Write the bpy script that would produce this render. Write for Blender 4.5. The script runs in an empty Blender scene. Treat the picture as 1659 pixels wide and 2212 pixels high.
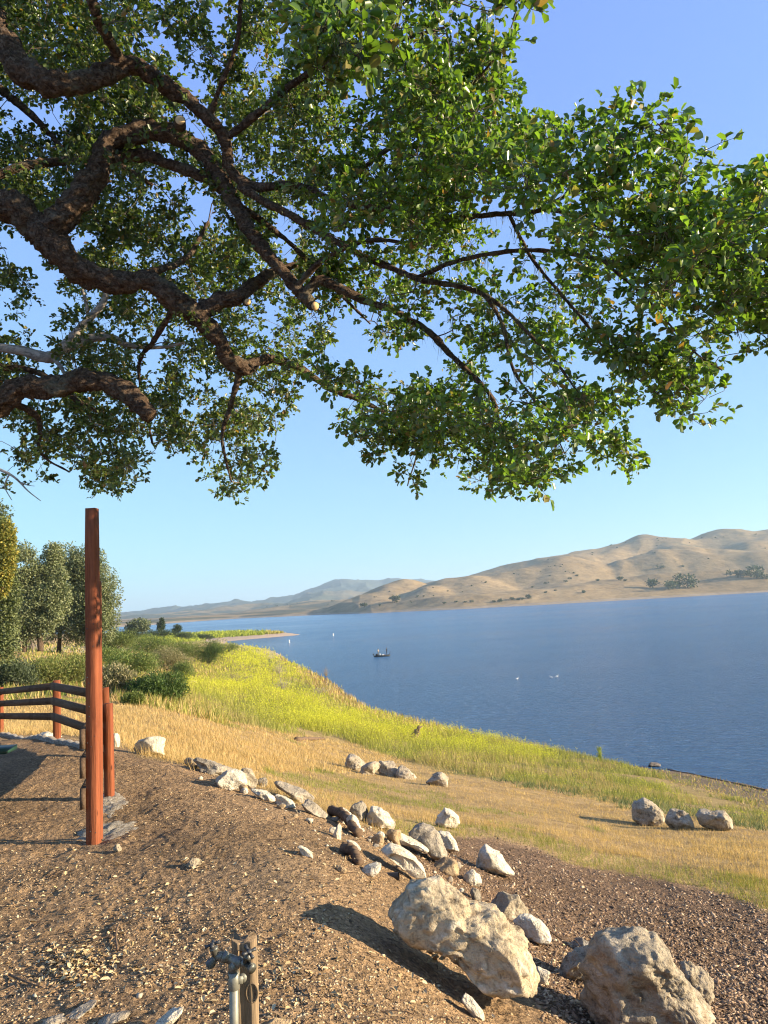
import bpy, math, bmesh
import numpy as np
from mathutils import Matrix, Vector
# ---------------------------------------------------------------- camera, sky, sun, exposure
SC = bpy.context.scene
COL = SC.collection
rad = math.radians
EYE = np.array([0.0, 0.0, 1.6])
PITCH, ROLL, FPX = 6.83, -3.1, 1662.0
cam_d = bpy.data.cameras.new("camera"); cam = bpy.data.objects.new("camera", cam_d); COL.objects.link(cam)
cam_d.sensor_fit = 'VERTICAL'; cam_d.sensor_height = 24.0; cam_d.lens = 24.0 * FPX / 2212.0
cam_d.clip_start = 0.05; cam_d.clip_end = 40000
CM = Matrix.Rotation(rad(90 + PITCH), 4, 'X') @ Matrix.Rotation(rad(ROLL), 4, 'Z')
cam.matrix_world = Matrix.Translation(EYE.tolist()) @ CM
SC.camera = cam
SUN_AZ, SUN_EL = 99.5, 14.5       # clockwise from the viewing direction (+Y)
w = bpy.data.worlds.new("World"); SC.world = w; w.use_nodes = True
nt = w.node_tree; nt.nodes.clear()
sky = nt.nodes.new('ShaderNodeTexSky'); sky.sky_type = 'NISHITA'; sky.sun_disc = False
sky.sun_elevation = rad(SUN_EL); sky.sun_rotation = rad(SUN_AZ)
sky.altitude = 250; sky.air_density = 1.0; sky.dust_density = 0.3; sky.ozone_density = 2.5
bg = nt.nodes.new('ShaderNodeBackground'); bg.inputs['Strength'].default_value = 0.128
wo = nt.nodes.new('ShaderNodeOutputWorld')
# the phone's tone curve holds the sky's range down: each channel of the sky is compressed by its own power
se = nt.nodes.new('ShaderNodeSeparateColor'); co = nt.nodes.new('ShaderNodeCombineColor'); nt.links.new(sky.outputs[0], se.inputs[0])
for k, (pw, am) in enumerate(((.42, .80), (.52, 1.06), (.14, 2.3))):
    p_ = nt.nodes.new('ShaderNodeMath'); p_.operation = 'POWER'; p_.inputs[1].default_value = pw
    q_ = nt.nodes.new('ShaderNodeMath'); q_.operation = 'MULTIPLY'; q_.inputs[1].default_value = am
    nt.links.new(se.outputs[k], p_.inputs[0]); nt.links.new(p_.outputs[0], q_.inputs[0]); nt.links.new(q_.outputs[0], co.inputs[k])
nt.links.new(co.outputs[0], bg.inputs['Color']); nt.links.new(bg.outputs[0], wo.inputs['Surface'])
sd = bpy.data.lights.new("sun", 'SUN'); sd.energy = 5.0; sd.angle = rad(0.5); sd.color = (1.0, 0.83, 0.60)
sun = bpy.data.objects.new("sun", sd); COL.objects.link(sun)
S = Vector((math.sin(rad(SUN_AZ)) * math.cos(rad(SUN_EL)), math.cos(rad(SUN_AZ)) * math.cos(rad(SUN_EL)), math.sin(rad(SUN_EL))))
sun.rotation_euler = S.to_track_quat('Z', 'Y').to_euler(); sun.location = (30, -10, 30)
SC.view_settings.view_transform = 'Standard'; SC.view_settings.look = 'None'
SC.view_settings.exposure = 1.6; SC.view_settings.gamma = 1.0
SC.render.engine = 'CYCLES'
SC.cycles.use_denoising = True; SC.cycles.filter_width = 1.15
SC.cycles.max_bounces = 6; SC.cycles.diffuse_bounces = 2; SC.cycles.glossy_bounces = 2; SC.cycles.transmission_bounces = 3
SC.cycles.volume_bounces = 0; SC.cycles.transparent_max_bounces = 4; SC.cycles.caustics_reflective = False; SC.cycles.caustics_refractive = False

# ---------------------------------------------------------------- helpers
R3 = np.array(CM.to_3x3())
rng = np.random.default_rng(11)
def hor(px): return 1305.0 + (829.5 - px) * 0.0543
def rays(px, py):
    """directions (y component = 1) through photo points given on a 1659 x 2212 sheet"""
    px = np.asarray(px, float); py = np.asarray(py, float)
    d = np.stack([(px - 829.5) / FPX, (1106 - py) / FPX, -np.ones_like(px)], -1) @ R3.T
    return d / d[..., 1:2]
def at(px, py, depth): return EYE + rays(px, py) * np.asarray(depth, float)[..., None]
def proj(P):
    q = (np.asarray(P, float) - EYE) @ R3
    return 829.5 - FPX * q[..., 0] / q[..., 2], 1106 + FPX * q[..., 1] / q[..., 2], -q[..., 2]
def inpoly(px, py, poly):
    x, y = np.asarray(px), np.asarray(py); ins = np.zeros(x.shape, bool); n = len(poly)
    for i in range(n):
        x1, y1 = poly[i]; x2, y2 = poly[(i + 1) % n]
        if y1 == y2: continue
        c = ((y1 > y) != (y2 > y)) & (x < (x2 - x1) * (y - y1) / (y2 - y1) + x1)
        ins ^= c
    return ins
def _h(ix, iy, iz, seed):
    n = (ix * 374761393 + iy * 668265263 + iz * 2147483647 + seed * 974711) & 0xFFFFFFFF
    n = ((n ^ (n >> 13)) * 1274126177) & 0xFFFFFFFF
    return ((n ^ (n >> 16)) & 0xFFFFFF) / float(0xFFFFFF)
def vnoise(P, seed=0):
    P = np.asarray(P, float); i = np.floor(P).astype(np.int64); f = P - i; f = f * f * (3 - 2 * f)
    o = 0
    for dx in (0, 1):
        for dy in (0, 1):
            for dz in (0, 1):
                wt = (f[..., 0] if dx else 1 - f[..., 0]) * (f[..., 1] if dy else 1 - f[..., 1]) * (f[..., 2] if dz else 1 - f[..., 2])
                o = o + wt * _h(i[..., 0] + dx, i[..., 1] + dy, i[..., 2] + dz, seed)
    return o * 2 - 1
def fbm(P, octv=4, seed=0, gain=0.5, ridge=False):
    P = np.asarray(P, float); a = 1.0; s = 0; t = 0
    for k in range(octv):
        n = vnoise(P * (2.03 ** k) + k * 17.3, seed + k)
        if ridge: n = 1 - 2 * np.abs(n)
        s = s + a * n; t += a; a *= gain
    return s / t
def xyz(x, y, z=0.0): return np.stack([x, y, np.broadcast_to(z, np.shape(x))], -1)

def raw_mesh(name, V, F, mats=(), smooth=False, colors=None, midx=None):
    """V (n,3); F list of (m,k) int arrays or one; colors per vertex (n,3)"""
    V = np.asarray(V, np.float32)
    if isinstance(F, np.ndarray): F = [F]
    F = [np.asarray(f, np.int32) for f in F if len(f)]
    me = bpy.data.meshes.new(name)
    nl = sum(f.size for f in F); npoly = sum(len(f) for f in F)
    me.vertices.add(len(V)); me.vertices.foreach_set('co', V.ravel())
    me.loops.add(nl); me.loops.foreach_set('vertex_index', np.concatenate([f.ravel() for f in F]))
    tot = np.concatenate([np.full(len(f), f.shape[1], np.int32) for f in F])
    me.polygons.add(npoly); me.polygons.foreach_set('loop_start', np.concatenate([[0], np.cumsum(tot)[:-1]]).astype(np.int32))
    me.polygons.foreach_set('loop_total', tot)
    if smooth: me.polygons.foreach_set('use_smooth', np.ones(npoly, bool))
    if midx is not None: me.polygons.foreach_set('material_index', np.asarray(midx, np.int32))
    if colors is not None:
        a = me.color_attributes.new('tint', 'FLOAT_COLOR', 'POINT')
        a.data.foreach_set('color', np.concatenate([colors, np.ones((len(V), 1))], 1).astype(np.float32).ravel())
    for m in (mats if isinstance(mats, (list, tuple)) else [mats]): me.materials.append(m)
    me.update(calc_edges=True); me.validate()
    return me
def tag(o, label=None, cat=None, group=None, kind=None):
    for k, v in (('label', label), ('category', cat), ('group', group), ('kind', kind)):
        if v: o[k] = v
    return o
def obj(name, me, parent=None, loc=None, **kw):
    o = bpy.data.objects.new(name, me); COL.objects.link(o)
    if loc is not None: o.location = [float(c) for c in loc]
    if parent is not None: o.parent = parent
    return tag(o, **kw)
def empty(name, loc, rz=0.0, **kw):
    o = obj(name, None, None, loc, **kw); o.empty_display_size = 0.2; o.rotation_euler = (0, 0, rz); return o
def copy_tree(o, parent=None):
    c = o.copy(); COL.objects.link(c)
    if parent is not None: c.parent = parent
    for ch in list(o.children): copy_tree(ch, c)
    return c
class MB:
    """collects simple solids into one mesh"""
    def __init__(s): s.V = []; s.Q = []; s.T = []; s.n = 0
    def add(s, V, Q=(), T=()):
        V = np.asarray(V, float).reshape(-1, 3)
        if len(Q): s.Q.append(np.asarray(Q, int) + s.n)
        if len(T): s.T.append(np.asarray(T, int) + s.n)
        s.V.append(V); s.n += len(V); return s
    def box(s, c, size, rot=None, bev=0.0):
        """box with chamfered long edges when bev > 0"""
        hx, hy, hz = [k / 2 for k in size]
        if bev > 0:
            b = min(bev, hx * .9, hy * .9)
            ring = [(-hx + b, -hy), (hx - b, -hy), (hx, -hy + b), (hx, hy - b), (hx - b, hy), (-hx + b, hy), (-hx, hy - b), (-hx, -hy + b)]
            k = 1 - b / max(hx, hy)
            lv = [(-hz, k), (-hz + b, 1), (hz - b, 1), (hz, k)]
            V = [(x * f, y * f, z) for z, f in lv for x, y in ring]
            Q = [(r * 8 + i, r * 8 + (i + 1) % 8, (r + 1) * 8 + (i + 1) % 8, (r + 1) * 8 + i) for r in range(3) for i in range(8)]
            V += [(0, 0, -hz), (0, 0, hz)]
            T = [(32, (i + 1) % 8, i) for i in range(8)] + [(33, 24 + i, 24 + (i + 1) % 8) for i in range(8)]
        else:
            V = [(x, y, z) for z in (-hz, hz) for x, y in ((-hx, -hy), (hx, -hy), (hx, hy), (-hx, hy))]
            Q = [(3, 2, 1, 0), (4, 5, 6, 7), (0, 1, 5, 4), (1, 2, 6, 5), (2, 3, 7, 6), (3, 0, 4, 7)]; T = []
        V = np.array(V, float)
        if rot is not None: V = V @ np.array(rot).T
        return s.add(V + np.asarray(c, float), Q, T)
    def tube(s, pts, radii, sides=8, cap=True):
        V, Q, T = tube(pts, radii, sides, cap); return s.add(V, Q, T)
    def mesh(s, name, mat, smooth=False):
        F = []
        if s.Q: F.append(np.concatenate(s.Q))
        if s.T: F.append(np.concatenate(s.T))
        return raw_mesh(name, np.concatenate(s.V), F, mat, smooth)
def frames(P):
    t = np.gradient(P, axis=0); t /= np.linalg.norm(t, axis=1, keepdims=True) + 1e-12
    up = np.array([0., 0., 1.]) if abs(t[0, 2]) < .9 else np.array([1., 0., 0.])
    N = np.zeros_like(P); n = np.cross(t[0], up); n /= np.linalg.norm(n)
    for i in range(len(P)):
        n = n - t[i] * (n @ t[i]); n /= np.linalg.norm(n) + 1e-12; N[i] = n
    return t, N, np.cross(t, N)
def tube(pts, radii, sides=8, cap=True, gnarl=0.0, seed=0, gs=1.0):
    P = np.asarray(pts, float); r = np.broadcast_to(np.asarray(radii, float), (len(P),))
    t, N, B = frames(P); a = np.arange(sides) / sides * 2 * np.pi
    d = N[:, None] * np.cos(a)[None, :, None] + B[:, None] * np.sin(a)[None, :, None]
    R = r[:, None, None]
    V = P[:, None] + d * R
    if gnarl: V = V + d * R * gnarl * fbm(V * gs, 3, seed)[..., None]
    V = V.reshape(-1, 3); n = len(P)
    i = np.arange(n - 1)[:, None] * sides; j = np.arange(sides)[None]; j2 = (j + 1) % sides
    Q = np.stack([i + j, i + j2, i + sides + j2, i + sides + j], -1).reshape(-1, 4)
    T = np.zeros((0, 3), int)
    if cap:
        V = np.concatenate([V, P[:1], P[-1:]]); c0, c1 = n * sides, n * sides + 1; j = np.arange(sides); j2 = (j + 1) % sides
        T = np.concatenate([np.stack([np.full(sides, c0), j2, j], -1), np.stack([np.full(sides, c1), (n - 1) * sides + j, (n - 1) * sides + j2], -1)])
    return V, Q, T
def spline(C, step):
    """Catmull-Rom through rows of C; roughly one sample per 'step' metres over the first three columns"""
    C = np.asarray(C, float); C = np.concatenate([[2 * C[0] - C[1]], C, [2 * C[-1] - C[-2]]]); out = []
    for i in range(1, len(C) - 2):
        a, b, c, d = C[i - 1:i + 3]; n = max(2, int(np.linalg.norm((c - b)[:3]) / step))
        for u in np.arange(n) / n:
            out.append(0.5 * (2 * b + (c - a) * u + (2 * a - 5 * b + 4 * c - d) * u * u + (3 * b - a - 3 * c + d) * u ** 3))
    out.append(C[-2]); return np.array(out)

# ---------------------------------------------------------------- material helpers
class M:
    def __init__(s, name):
        s.m = bpy.data.materials.new(name); s.m.use_nodes = True; s.t = s.m.node_tree; s.t.nodes.clear()
        s.o = s.n('ShaderNodeOutputMaterial')
    def n(s, typ, **kw):
        n = s.t.nodes.new(typ)
        for k, v in kw.items(): setattr(n, k, v)
        return n
    def l(s, a, b): s.t.links.new(a, b)
    def set(s, node, **kw):
        for k, v in kw.items():
            i = node.inputs[k.replace('_', ' ')]
            if hasattr(v, 'links'): s.l(v, i)
            else: i.default_value = v
        return node
    def coord(s, scale=(1, 1, 1), obj=True, rot=(0, 0, 0)):
        c = s.n('ShaderNodeTexCoord') if obj else s.n('ShaderNodeNewGeometry')
        mp = s.n('ShaderNodeMapping'); mp.inputs['Scale'].default_value = scale; mp.inputs['Rotation'].default_value = rot
        s.l(c.outputs['Object' if obj else 'Position'], mp.inputs[0]); return mp.outputs[0]
    def noise(s, scale, detail=4, rough=.55, vec=None, dist=0.0):
        n = s.n('ShaderNodeTexNoise'); s.set(n, Scale=scale, Detail=detail, Roughness=rough, Distortion=dist)
        if vec is not None: s.l(vec, n.inputs['Vector'])
        return n.outputs['Fac']
    def voro(s, scale, vec=None, feature='F1', out='Distance', rand=1.0):
        n = s.n('ShaderNodeTexVoronoi', feature=feature); n.inputs['Scale'].default_value = scale; n.inputs['Randomness'].default_value = rand
        if vec is not None: s.l(vec, n.inputs['Vector'])
        return n.outputs[out]
    def ramp(s, fac, stops, interp='LINEAR'):
        n = s.n('ShaderNodeValToRGB'); n.color_ramp.interpolation = interp
        e = n.color_ramp.elements
        while len(e) < len(stops): e.new(0.5)
        for k, (p, c) in enumerate(stops):
            e[k].position = p; e[k].color = (*c, 1) if hasattr(c, '__len__') else (c, c, c, 1)
        s.l(fac, n.inputs[0]); return n.outputs[0]
    def mix(s, a, b, fac, mode='MIX'):
        n = s.n('ShaderNodeMix', data_type='RGBA', blend_type=mode)
        for k, v in ((0, fac), (6, a), (7, b)):
            if hasattr(v, 'links'): s.l(v, n.inputs[k])
            elif k and len(v) == 3: n.inputs[k].default_value = (*v, 1)
            else: n.inputs[k].default_value = v
        return n.outputs[2]
    def math(s, op, a, b=0.0, c=0.0):
        n = s.n('ShaderNodeMath', operation=op)
        for k, v in enumerate((a, b, c)):
            if hasattr(v, 'links'): s.l(v, n.inputs[k])
            else: n.inputs[k].default_value = v
        return n.outputs[0]
    def attr(s, name='tint'): return s.n('ShaderNodeAttribute', attribute_name=name).outputs['Color']
    def bump(s, h, dist, strength=1.0, prev=None):
        n = s.n('ShaderNodeBump'); n.inputs['Distance'].default_value = dist; n.inputs['Strength'].default_value = strength
        s.l(h, n.inputs['Height'])
        if prev is not None: s.l(prev, n.inputs['Normal'])
        return n.outputs[0]
    def bsdf(s, color, rough=.8, normal=None, **kw):
        b = s.n('ShaderNodeBsdfPrincipled'); s.set(b, Roughness=rough)
        if hasattr(color, 'links'): s.l(color, b.inputs['Base Color'])
        else: b.inputs['Base Color'].default_value = (*color, 1)
        if normal is not None: s.l(normal, b.inputs['Normal'])
        for k, v in kw.items():
            i = b.inputs[k.replace('_', ' ')]
            if hasattr(v, 'links'): s.l(v, i)
            else: i.default_value = v
        return b.outputs[0]
    def done(s, sh): s.l(sh, s.o.inputs['Surface']); return s.m
def leaf_mat(name, trans=0.35, rough=.5, spec=0.5, tt=(1.0, 1.0, .5)):
    m = M(name); c = m.attr(); b = m.bsdf(c, rough, Specular_IOR_Level=spec)
    t = m.n('ShaderNodeBsdfTranslucent'); m.l(m.mix(c, (*[k for k in tt],), 1.0, 'MULTIPLY'), t.inputs[0])
    x = m.n('ShaderNodeMixShader'); x.inputs[0].default_value = trans; m.l(b, x.inputs[1]); m.l(t.outputs[0], x.inputs[2])
    return m.done(x.outputs[0])

# ---------------------------------------------------------------- terrain
WATER = -11.4                       # lake level, 13 m under the eye
CT = """0 2212 0;400 2212 0;700 2212 -.06;202 1820 0;0 1900 0;0 1720 0;60 1610 0;150 1600 0;236 1720 0;290 1640 -.02;300 1760 .0;
500 1900 .02;400 2020 0;300 2120 0;620 2060 -.03;700 1960 -.03;440 1760 .03;520 1760 -.03;420 1662 -.06;560 1712 -.14;640 1745 -.2;700 1775 -.27;
790 1830 -.36;850 1890 -.45;870 1950 -.42;900 2080 -.3;1000 2180 -.42;1160 2160 -.62;1250 2212 -.72;860 2212 -.18;
1060 1960 -1.0;1190 2040 -1.0;1300 2040 -1.25;1500 2120 -1.25;1600 2212 -1.1;1659 2100 -1.45;1250 1960 -1.4;1500 1980 -1.55;1659 1960 -1.7;
1070 1880 -1.35;1200 1850 -1.75;980 1820 -1.35;1000 1880 -1.0;940 1850 -.95;960 1780 -2.0;850 1780 -1.0;800 1750 -1.5;720 1730 -.95;
1380 1900 -2.0;1659 1900 -2.2;1350 1790 -4.2;1500 1790 -4.4;1659 1800 -4.6;1100 1760 -3.3;920 1700 -4.1;780 1665 -4.3;850 1680 -4.2;1000 1700 -4.6;
600 1660 -2.2;560 1610 -3.0;700 1700 -2.3;450 1625 -1.4;330 1620 -.9;260 1600 -.6;150 1580 -.7;20 1575 -.7;400 1560 -1.6;300 1520 -1.9;100 1540 -1.4;10 1520 -1.6;
330 1490 -2.2;200 1450 -2.4;130 1408 -1.4;60 1402 -1.4;250 1405 -2.4;440 1405 -6;350 1440 -4.2;330 1375 -8.5;440 1377 -10.0;150 1370 -3;
500 1450 -7.0;480 1420 -8.0;600 1500 -7.4;560 1400 -10.9;600 1450 -9.2;700 1520 -9.2;800 1570 -8.7;700 1600 -6.2;900 1630 -7.4;1100 1660 -7.6;1300 1690 -8.0;
1400 1720 -7.6;1600 1755 -7.7;1200 1710 -6.2;1000 1670 -6.4;600 1570 -5.0;500 1520 -4.6;
1659 1702 -11.5;1500 1672 -11.5;1340 1645 -11.5;1180 1612 -11.5;1000 1582 -11.5;900 1556 -11.5;800 1532 -11.5;745 1492 -11.5;680 1452 -11.5;610 1414 -11.5;540 1396 -11.5;490 1390 -11.5;
1659 1600 -15;1400 1560 -15;1100 1500 -15;900 1460 -15;760 1430 -15;660 1400 -15;560 1370 -15;1659 1400 -17;1200 1400 -17;900 1380 -17;700 1350 -17;500 1352 -15;480 1346 -16;
430 1381 -12.2;360 1355 -11.6;300 1352 -10.5;100 1360 -7;0 1380 -3;250 1370 -6"""
cp = np.array([[float(k) for k in r.split()] for r in CT.replace('\n', '').split(';')])
d_ = rays(cp[:, 0], cp[:, 1]); tt_ = (cp[:, 2] - EYE[2]) / d_[:, 2]; Pc = EYE + d_ * tt_[:, None]
ex = [(-3, 1, 0), (0, 1, 0), (2, 1, -.2), (3.5, 2, -.6), (-6, 4, 0), (-1, 0.4, 0), (1, .4, -.05), (-7, 7, 0), (-10, 12, -.4), (0, 2, 0), (1.3, 2.4, -.15), (6, 4, -1.3), (9, 6, -2), (-9, 3, 0), (-20, 20, -1), (25, 15, -7.5), (45, 30, -14)]
Pc = np.concatenate([Pc, np.array(ex, float)]); ok = Pc[:, 1] > 0; Pc = Pc[ok]
def polar(x, y): return np.arctan2(x, y), np.log(np.hypot(x, y) + 1e-9)
KT = 2.2                            # angular weight
ta, lr = polar(Pc[:, 0], Pc[:, 1]); U = np.stack([ta * KT, lr], 1)
def phi(d2): return np.where(d2 > 1e-12, d2 * np.log(np.maximum(d2, 1e-12)), 0)
def tpsfit(U, z, lam):
    n = len(U); K = phi(((U[:, None] - U[None]) ** 2).sum(-1)) + lam * np.eye(n); Pm = np.concatenate([np.ones((n, 1)), U], 1)
    A = np.block([[K, Pm], [Pm.T, np.zeros((3, 3))]]); return np.linalg.solve(A, np.concatenate([z, np.zeros(3)]))
WT = tpsfit(U, Pc[:, 2], 0.02)
TH = np.radians(np.concatenate([np.arange(-100, -32, 1.0), np.arange(-32, 32, 0.085), np.arange(32, 100.1, 1.0)]))
LR = np.concatenate([np.log(np.arange(0.25, 1.6, .25)), np.arange(np.log(1.6), np.log(14), .0045), np.arange(np.log(14), np.log(500), .011), np.arange(np.log(500), np.log(14000), .1)])
G0, G1 = np.meshgrid(TH, LR, indexing='ij')
def tps(th, lr):
    th = np.clip(th, -.75, .75); lr = np.clip(lr, np.log(.8), np.log(700)); q = np.stack([th * KT, lr], -1).reshape(-1, 2); out = np.empty(len(q))
    for s in range(0, len(q), 20000):
        c = q[s:s + 20000]; out[s:s + 20000] = phi(((c[:, None] - U[None]) ** 2).sum(-1)) @ WT[:len(U)] + WT[-3] + c @ WT[-2:]
    return out.reshape(th.shape)
# the smooth base is evaluated on a coarse lattice, then refined
cT = np.linspace(TH[0], TH[-1], 301); cL = np.linspace(LR[0], LR[-1], 401)
CZ = np.clip(tps(*np.meshgrid(cT, cL, indexing='ij')), -18, .25)
def bil(Z, A, B, a, b):
    i = np.clip((a - A[0]) / (A[1] - A[0]), 0, len(A) - 1.001); j = np.clip((b - B[0]) / (B[1] - B[0]), 0, len(B) - 1.001)
    i0 = i.astype(int); j0 = j.astype(int); u = i - i0; v = j - j0
    return Z[i0, j0] * (1 - u) * (1 - v) + Z[i0 + 1, j0] * u * (1 - v) + Z[i0, j0 + 1] * (1 - u) * v + Z[i0 + 1, j0 + 1] * u * v
def ground(x, y):
    x = np.asarray(x, float); y = np.asarray(y, float); a, b = polar(x, y); r = np.exp(b)
    z = bil(CZ, cT, cL, a, b)
    z = np.where(r > 430, np.minimum(z, -11.9 - .004 * (r - 430)), z)
    # sandy spit reaching into the lake
    q = np.where(y > 1, proj(xyz(x, np.maximum(y, 1), 1.6))[0], 5000) + .054 * (14 / np.maximum(r, 1)) * FPX
    mid = 395 + (650 - q) * .22; wd = np.clip((652 - q) * .42, 0, 75) + 2
    sp = WATER - .5 + 3.2 * np.clip(1 - ((r - mid) / wd) ** 2, -1, 1) * np.clip((655 - q) / 90, 0, 1) ** .7 + .15 * vnoise(xyz(x * .05, y * .05), 5)
    z = np.maximum(z, np.where((r > 250) & (q < 655) & (q > 240), sp, -50))
    amp = np.clip(r / 14, .12, 1.0)
    z = z + amp * .10 * fbm(xyz(x * .55, y * .55), 3, 3) * np.clip(1.8 - r / 300, 0, 1)
    near = np.clip((16 - r) / 6, 0, 1)
    z = z + near * (.022 * fbm(xyz(x * 5, y * 5), 4, 9) + .008 * fbm(xyz(x * 26, y * 26), 2, 19))
    return z
def hit(px, py, tmax=1500.0):
    """where the line of sight through a photo point first meets the ground (vectorised)"""
    d = rays(px, py); t = np.exp(np.linspace(np.log(1.6), np.log(tmax), 900))
    P = EYE + d[..., None, :] * t[:, None]; below = P[..., 2] < ground(P[..., 0], P[..., 1])
    k = np.argmax(below, -1); k = np.where(below.any(-1), k, len(t) - 1); k0 = np.maximum(k - 1, 0)
    lo = t[k0]; hi = t[k]
    for _ in range(8):
        m = (lo + hi) / 2; Q = EYE + d * m[..., None]; bl = Q[..., 2] < ground(Q[..., 0], Q[..., 1])
        hi = np.where(bl, m, hi); lo = np.where(bl, lo, m)
    Q = EYE + d * hi[..., None]; Q[..., 2] = ground(Q[..., 0], Q[..., 1]); return Q
# ground zones, outlined on the ground
P_MUST = [(470, 1385), (560, 1395), (620, 1410), (660, 1440), (700, 1480), (760, 1515), (850, 1550), (1000, 1580), (1180, 1615), (1340, 1650), (1480, 1690), (1659, 1745), (1800, 1780), (1800, 1830), (1659, 1790), (1500, 1760), (1350, 1730), (1200, 1705), (1050, 1680), (900, 1650), (760, 1610), (640, 1590), (500, 1560), (400, 1535), (380, 1500), (400, 1460), (430, 1425)]
P_DIRT = [(-400, 1592), (150, 1592), (250, 1606), (300, 1632), (400, 1655), (520, 1690), (600, 1722), (700, 1760), (790, 1785), (850, 1815), (960, 1812), (1060, 1805), (1160, 1830), (1230, 1868), (1330, 1885), (1450, 1905), (1560, 1930), (1659, 1965), (1900, 2040), (2400, 2300), (2400, 3600), (-1200, 3600), (-1200, 1700)]
P_MULCH = [(800, 1770), (960, 1812), (1060, 1805), (1160, 1830), (1230, 1868), (1330, 1885), (1450, 1905), (1560, 1930), (1659, 1965), (1900, 2040), (2400, 2300), (2000, 3000), (1300, 2300), (1170, 2150), (1100, 2020), (1000, 1930), (900, 1880)]
P_ORANGE = [(600, 1400), (680, 1430), (745, 1478), (800, 1518), (880, 1540), (960, 1560), (1040, 1590), (960, 1592), (850, 1566), (760, 1535), (690, 1495), (640, 1450), (600, 1425)]
def soft(px, py, poly, j=10):
    a = 0
    for k, (dx, dy) in enumerate(((-1, 0), (1, 0), (0, -.6), (0, .6), (0, 0))): a = a + inpoly(px + dx * j, py + dy * j, poly)
    return a / 5.0
def build_ground():
    x = np.exp(G1) * np.sin(G0); y = np.exp(G1) * np.cos(G0); z = ground(x, y); V = np.stack([x, y, z], -1).reshape(-1, 3)
    nt_, nl_ = G0.shape; i = np.arange(nt_ - 1)[:, None] * nl_; j = np.arange(nl_ - 1)[None]
    Q = np.stack([i + j, i + nl_ + j, i + nl_ + j + 1, i + j + 1], -1).reshape(-1, 4)[:, ::-1]
    px, py, dp = proj(V); py = np.where(dp > .1, py, 4000); px = np.where(dp > .1, px, 829)
    wob = 16 * fbm(V * [.5, .5, 0] + 3.0, 3, 8); wob2 = 5 * fbm(V * [3, 3, 0], 3, 28)
    pz = py + (wob + wob2) * np.clip((py - 1380) / 250, 0, 1)
    C = np.zeros((len(V), 3)); n1 = (.5 + .5 * fbm(V * [.35, .35, 0], 4, 31))[:, None]; n2 = (.5 + .5 * fbm(V * [1.7, 1.7, 0], 4, 37))[:, None]
    straw = np.array([.42, .28, .13]); straw2 = np.array([.34, .24, .10]); green = np.array([.115, .12, .035])
    C[:] = straw * n1 + straw2 * (1 - n1)
    C = C * (.62 + .75 * n2)
    def lay(mask, col): nonlocal C; C = C * (1 - mask[:, None]) + col * mask[:, None]
    must = soft(px, pz, P_MUST); mp_ = np.clip(fbm(V * [.25, .25, 0], 3, 161) * 4 + 1.1, 0, 1); lay(must * (.25 + .75 * mp_), green * (.6 + .8 * n1) + np.array([.06, .06, 0]) * n2)
    lay(soft(px, pz, P_ORANGE), np.array([.33, .19, .07]))
    dirt = soft(px, pz, P_DIRT, 5) * .5 + soft(px, pz + 10 * vnoise(V * [1.3, 1.3, 0], 67), P_DIRT, 9) * .5; lay(dirt, np.array([.35, .228, .122]) * (.60 + .5 * n2 + .28 * n1 + .22 * fbm(V * [.9, .9, 0], 4, 41)[:, None]))
    mul = soft(px, pz + 8 * vnoise(V * [1.6, 1.6, 0], 66), P_MULCH, 22); lay(mul * dirt, np.array([.215, .135, .078]) * (.7 + .6 * n2))
    # the pale packed shoulder of the mound
    sh = np.exp(-(((px - 560) / 130) ** 2 + ((py - 1890) / 60) ** 2)); lay(np.clip(sh * .5, 0, .5) * dirt, np.array([.30, .22, .14]))
    # bare road and clearing far left, beach of the spit, wet margin
    lay(soft(px, py, [(230, 1398), (330, 1394), (330, 1402), (240, 1412), (150, 1408), (20, 1400), (20, 1392), (140, 1397)], 3), np.array([.42, .33, .22]))
    lay(soft(px, py, [(20, 1408), (75, 1405), (110, 1420), (80, 1445), (20, 1440)], 3), np.array([.40, .26, .15]))
    r = np.hypot(V[:, 0], V[:, 1]); spit = (r > 200) & (V[:, 2] < WATER + 1.5); lay(np.where(spit, .9, 0), np.array([.42, .32, .23]))
    lay(soft(px, py, [(1380, 1655), (1500, 1676), (1659, 1705), (1800, 1730), (1800, 1790), (1659, 1750), (1560, 1715), (1450, 1688)], 6), np.array([.17, .13, .085]) * (.6 + .8 * n2))
    lay(np.where((r > 280) & (V[:, 2] >= WATER + 1.5) & (px > 330), .8, 0), np.array([.20, .22, .05]))
    edge = np.clip((WATER + .45 + .35 * vnoise(V * [.3, .3, 0], 77) - V[:, 2]) / .3, 0, 1) * (r < 200); lay(edge, np.array([.11, .085, .06]))
    C[:, :] = np.clip(C, .01, .6)
    m = M('ground_cover'); vec = m.coord(obj=False); c = m.attr()
    big = m.noise(3.0, 5, .65, vec); fine = m.noise(38, 5, .7, vec); chip = m.voro(60, vec, out='Color'); sep = m.n('ShaderNodeSeparateColor'); m.l(chip, sep.inputs[0])
    tint = m.ramp(sep.outputs[0], [(0, .45), (.35, .8), (.8, 1.12), (.95, 1.4), (1, 1.7)])
    c = m.mix(c, tint, .75, 'MULTIPLY'); c = m.mix(c, m.ramp(fine, [(.3, .55), (.5, 1.0), (.72, 1.45)]), .8, 'MULTIPLY')
    c = m.mix(c, m.ramp(big, [(.3, .78), (.7, 1.2)]), .8, 'MULTIPLY')
    vd = m.voro(75, vec); vd2 = m.voro(23, vec)
    b = m.bump(vd, .016, 1.0); b = m.bump(fine, .028, 1.0, b); b = m.bump(vd2, .025, .6, b)
    mat = m.done(m.bsdf(c, .95, b, Specular_IOR_Level=.15))
    obj('ground', raw_mesh('ground', V, Q, mat, True, C), kind='structure')
    return z
ZG = build_ground()
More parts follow.
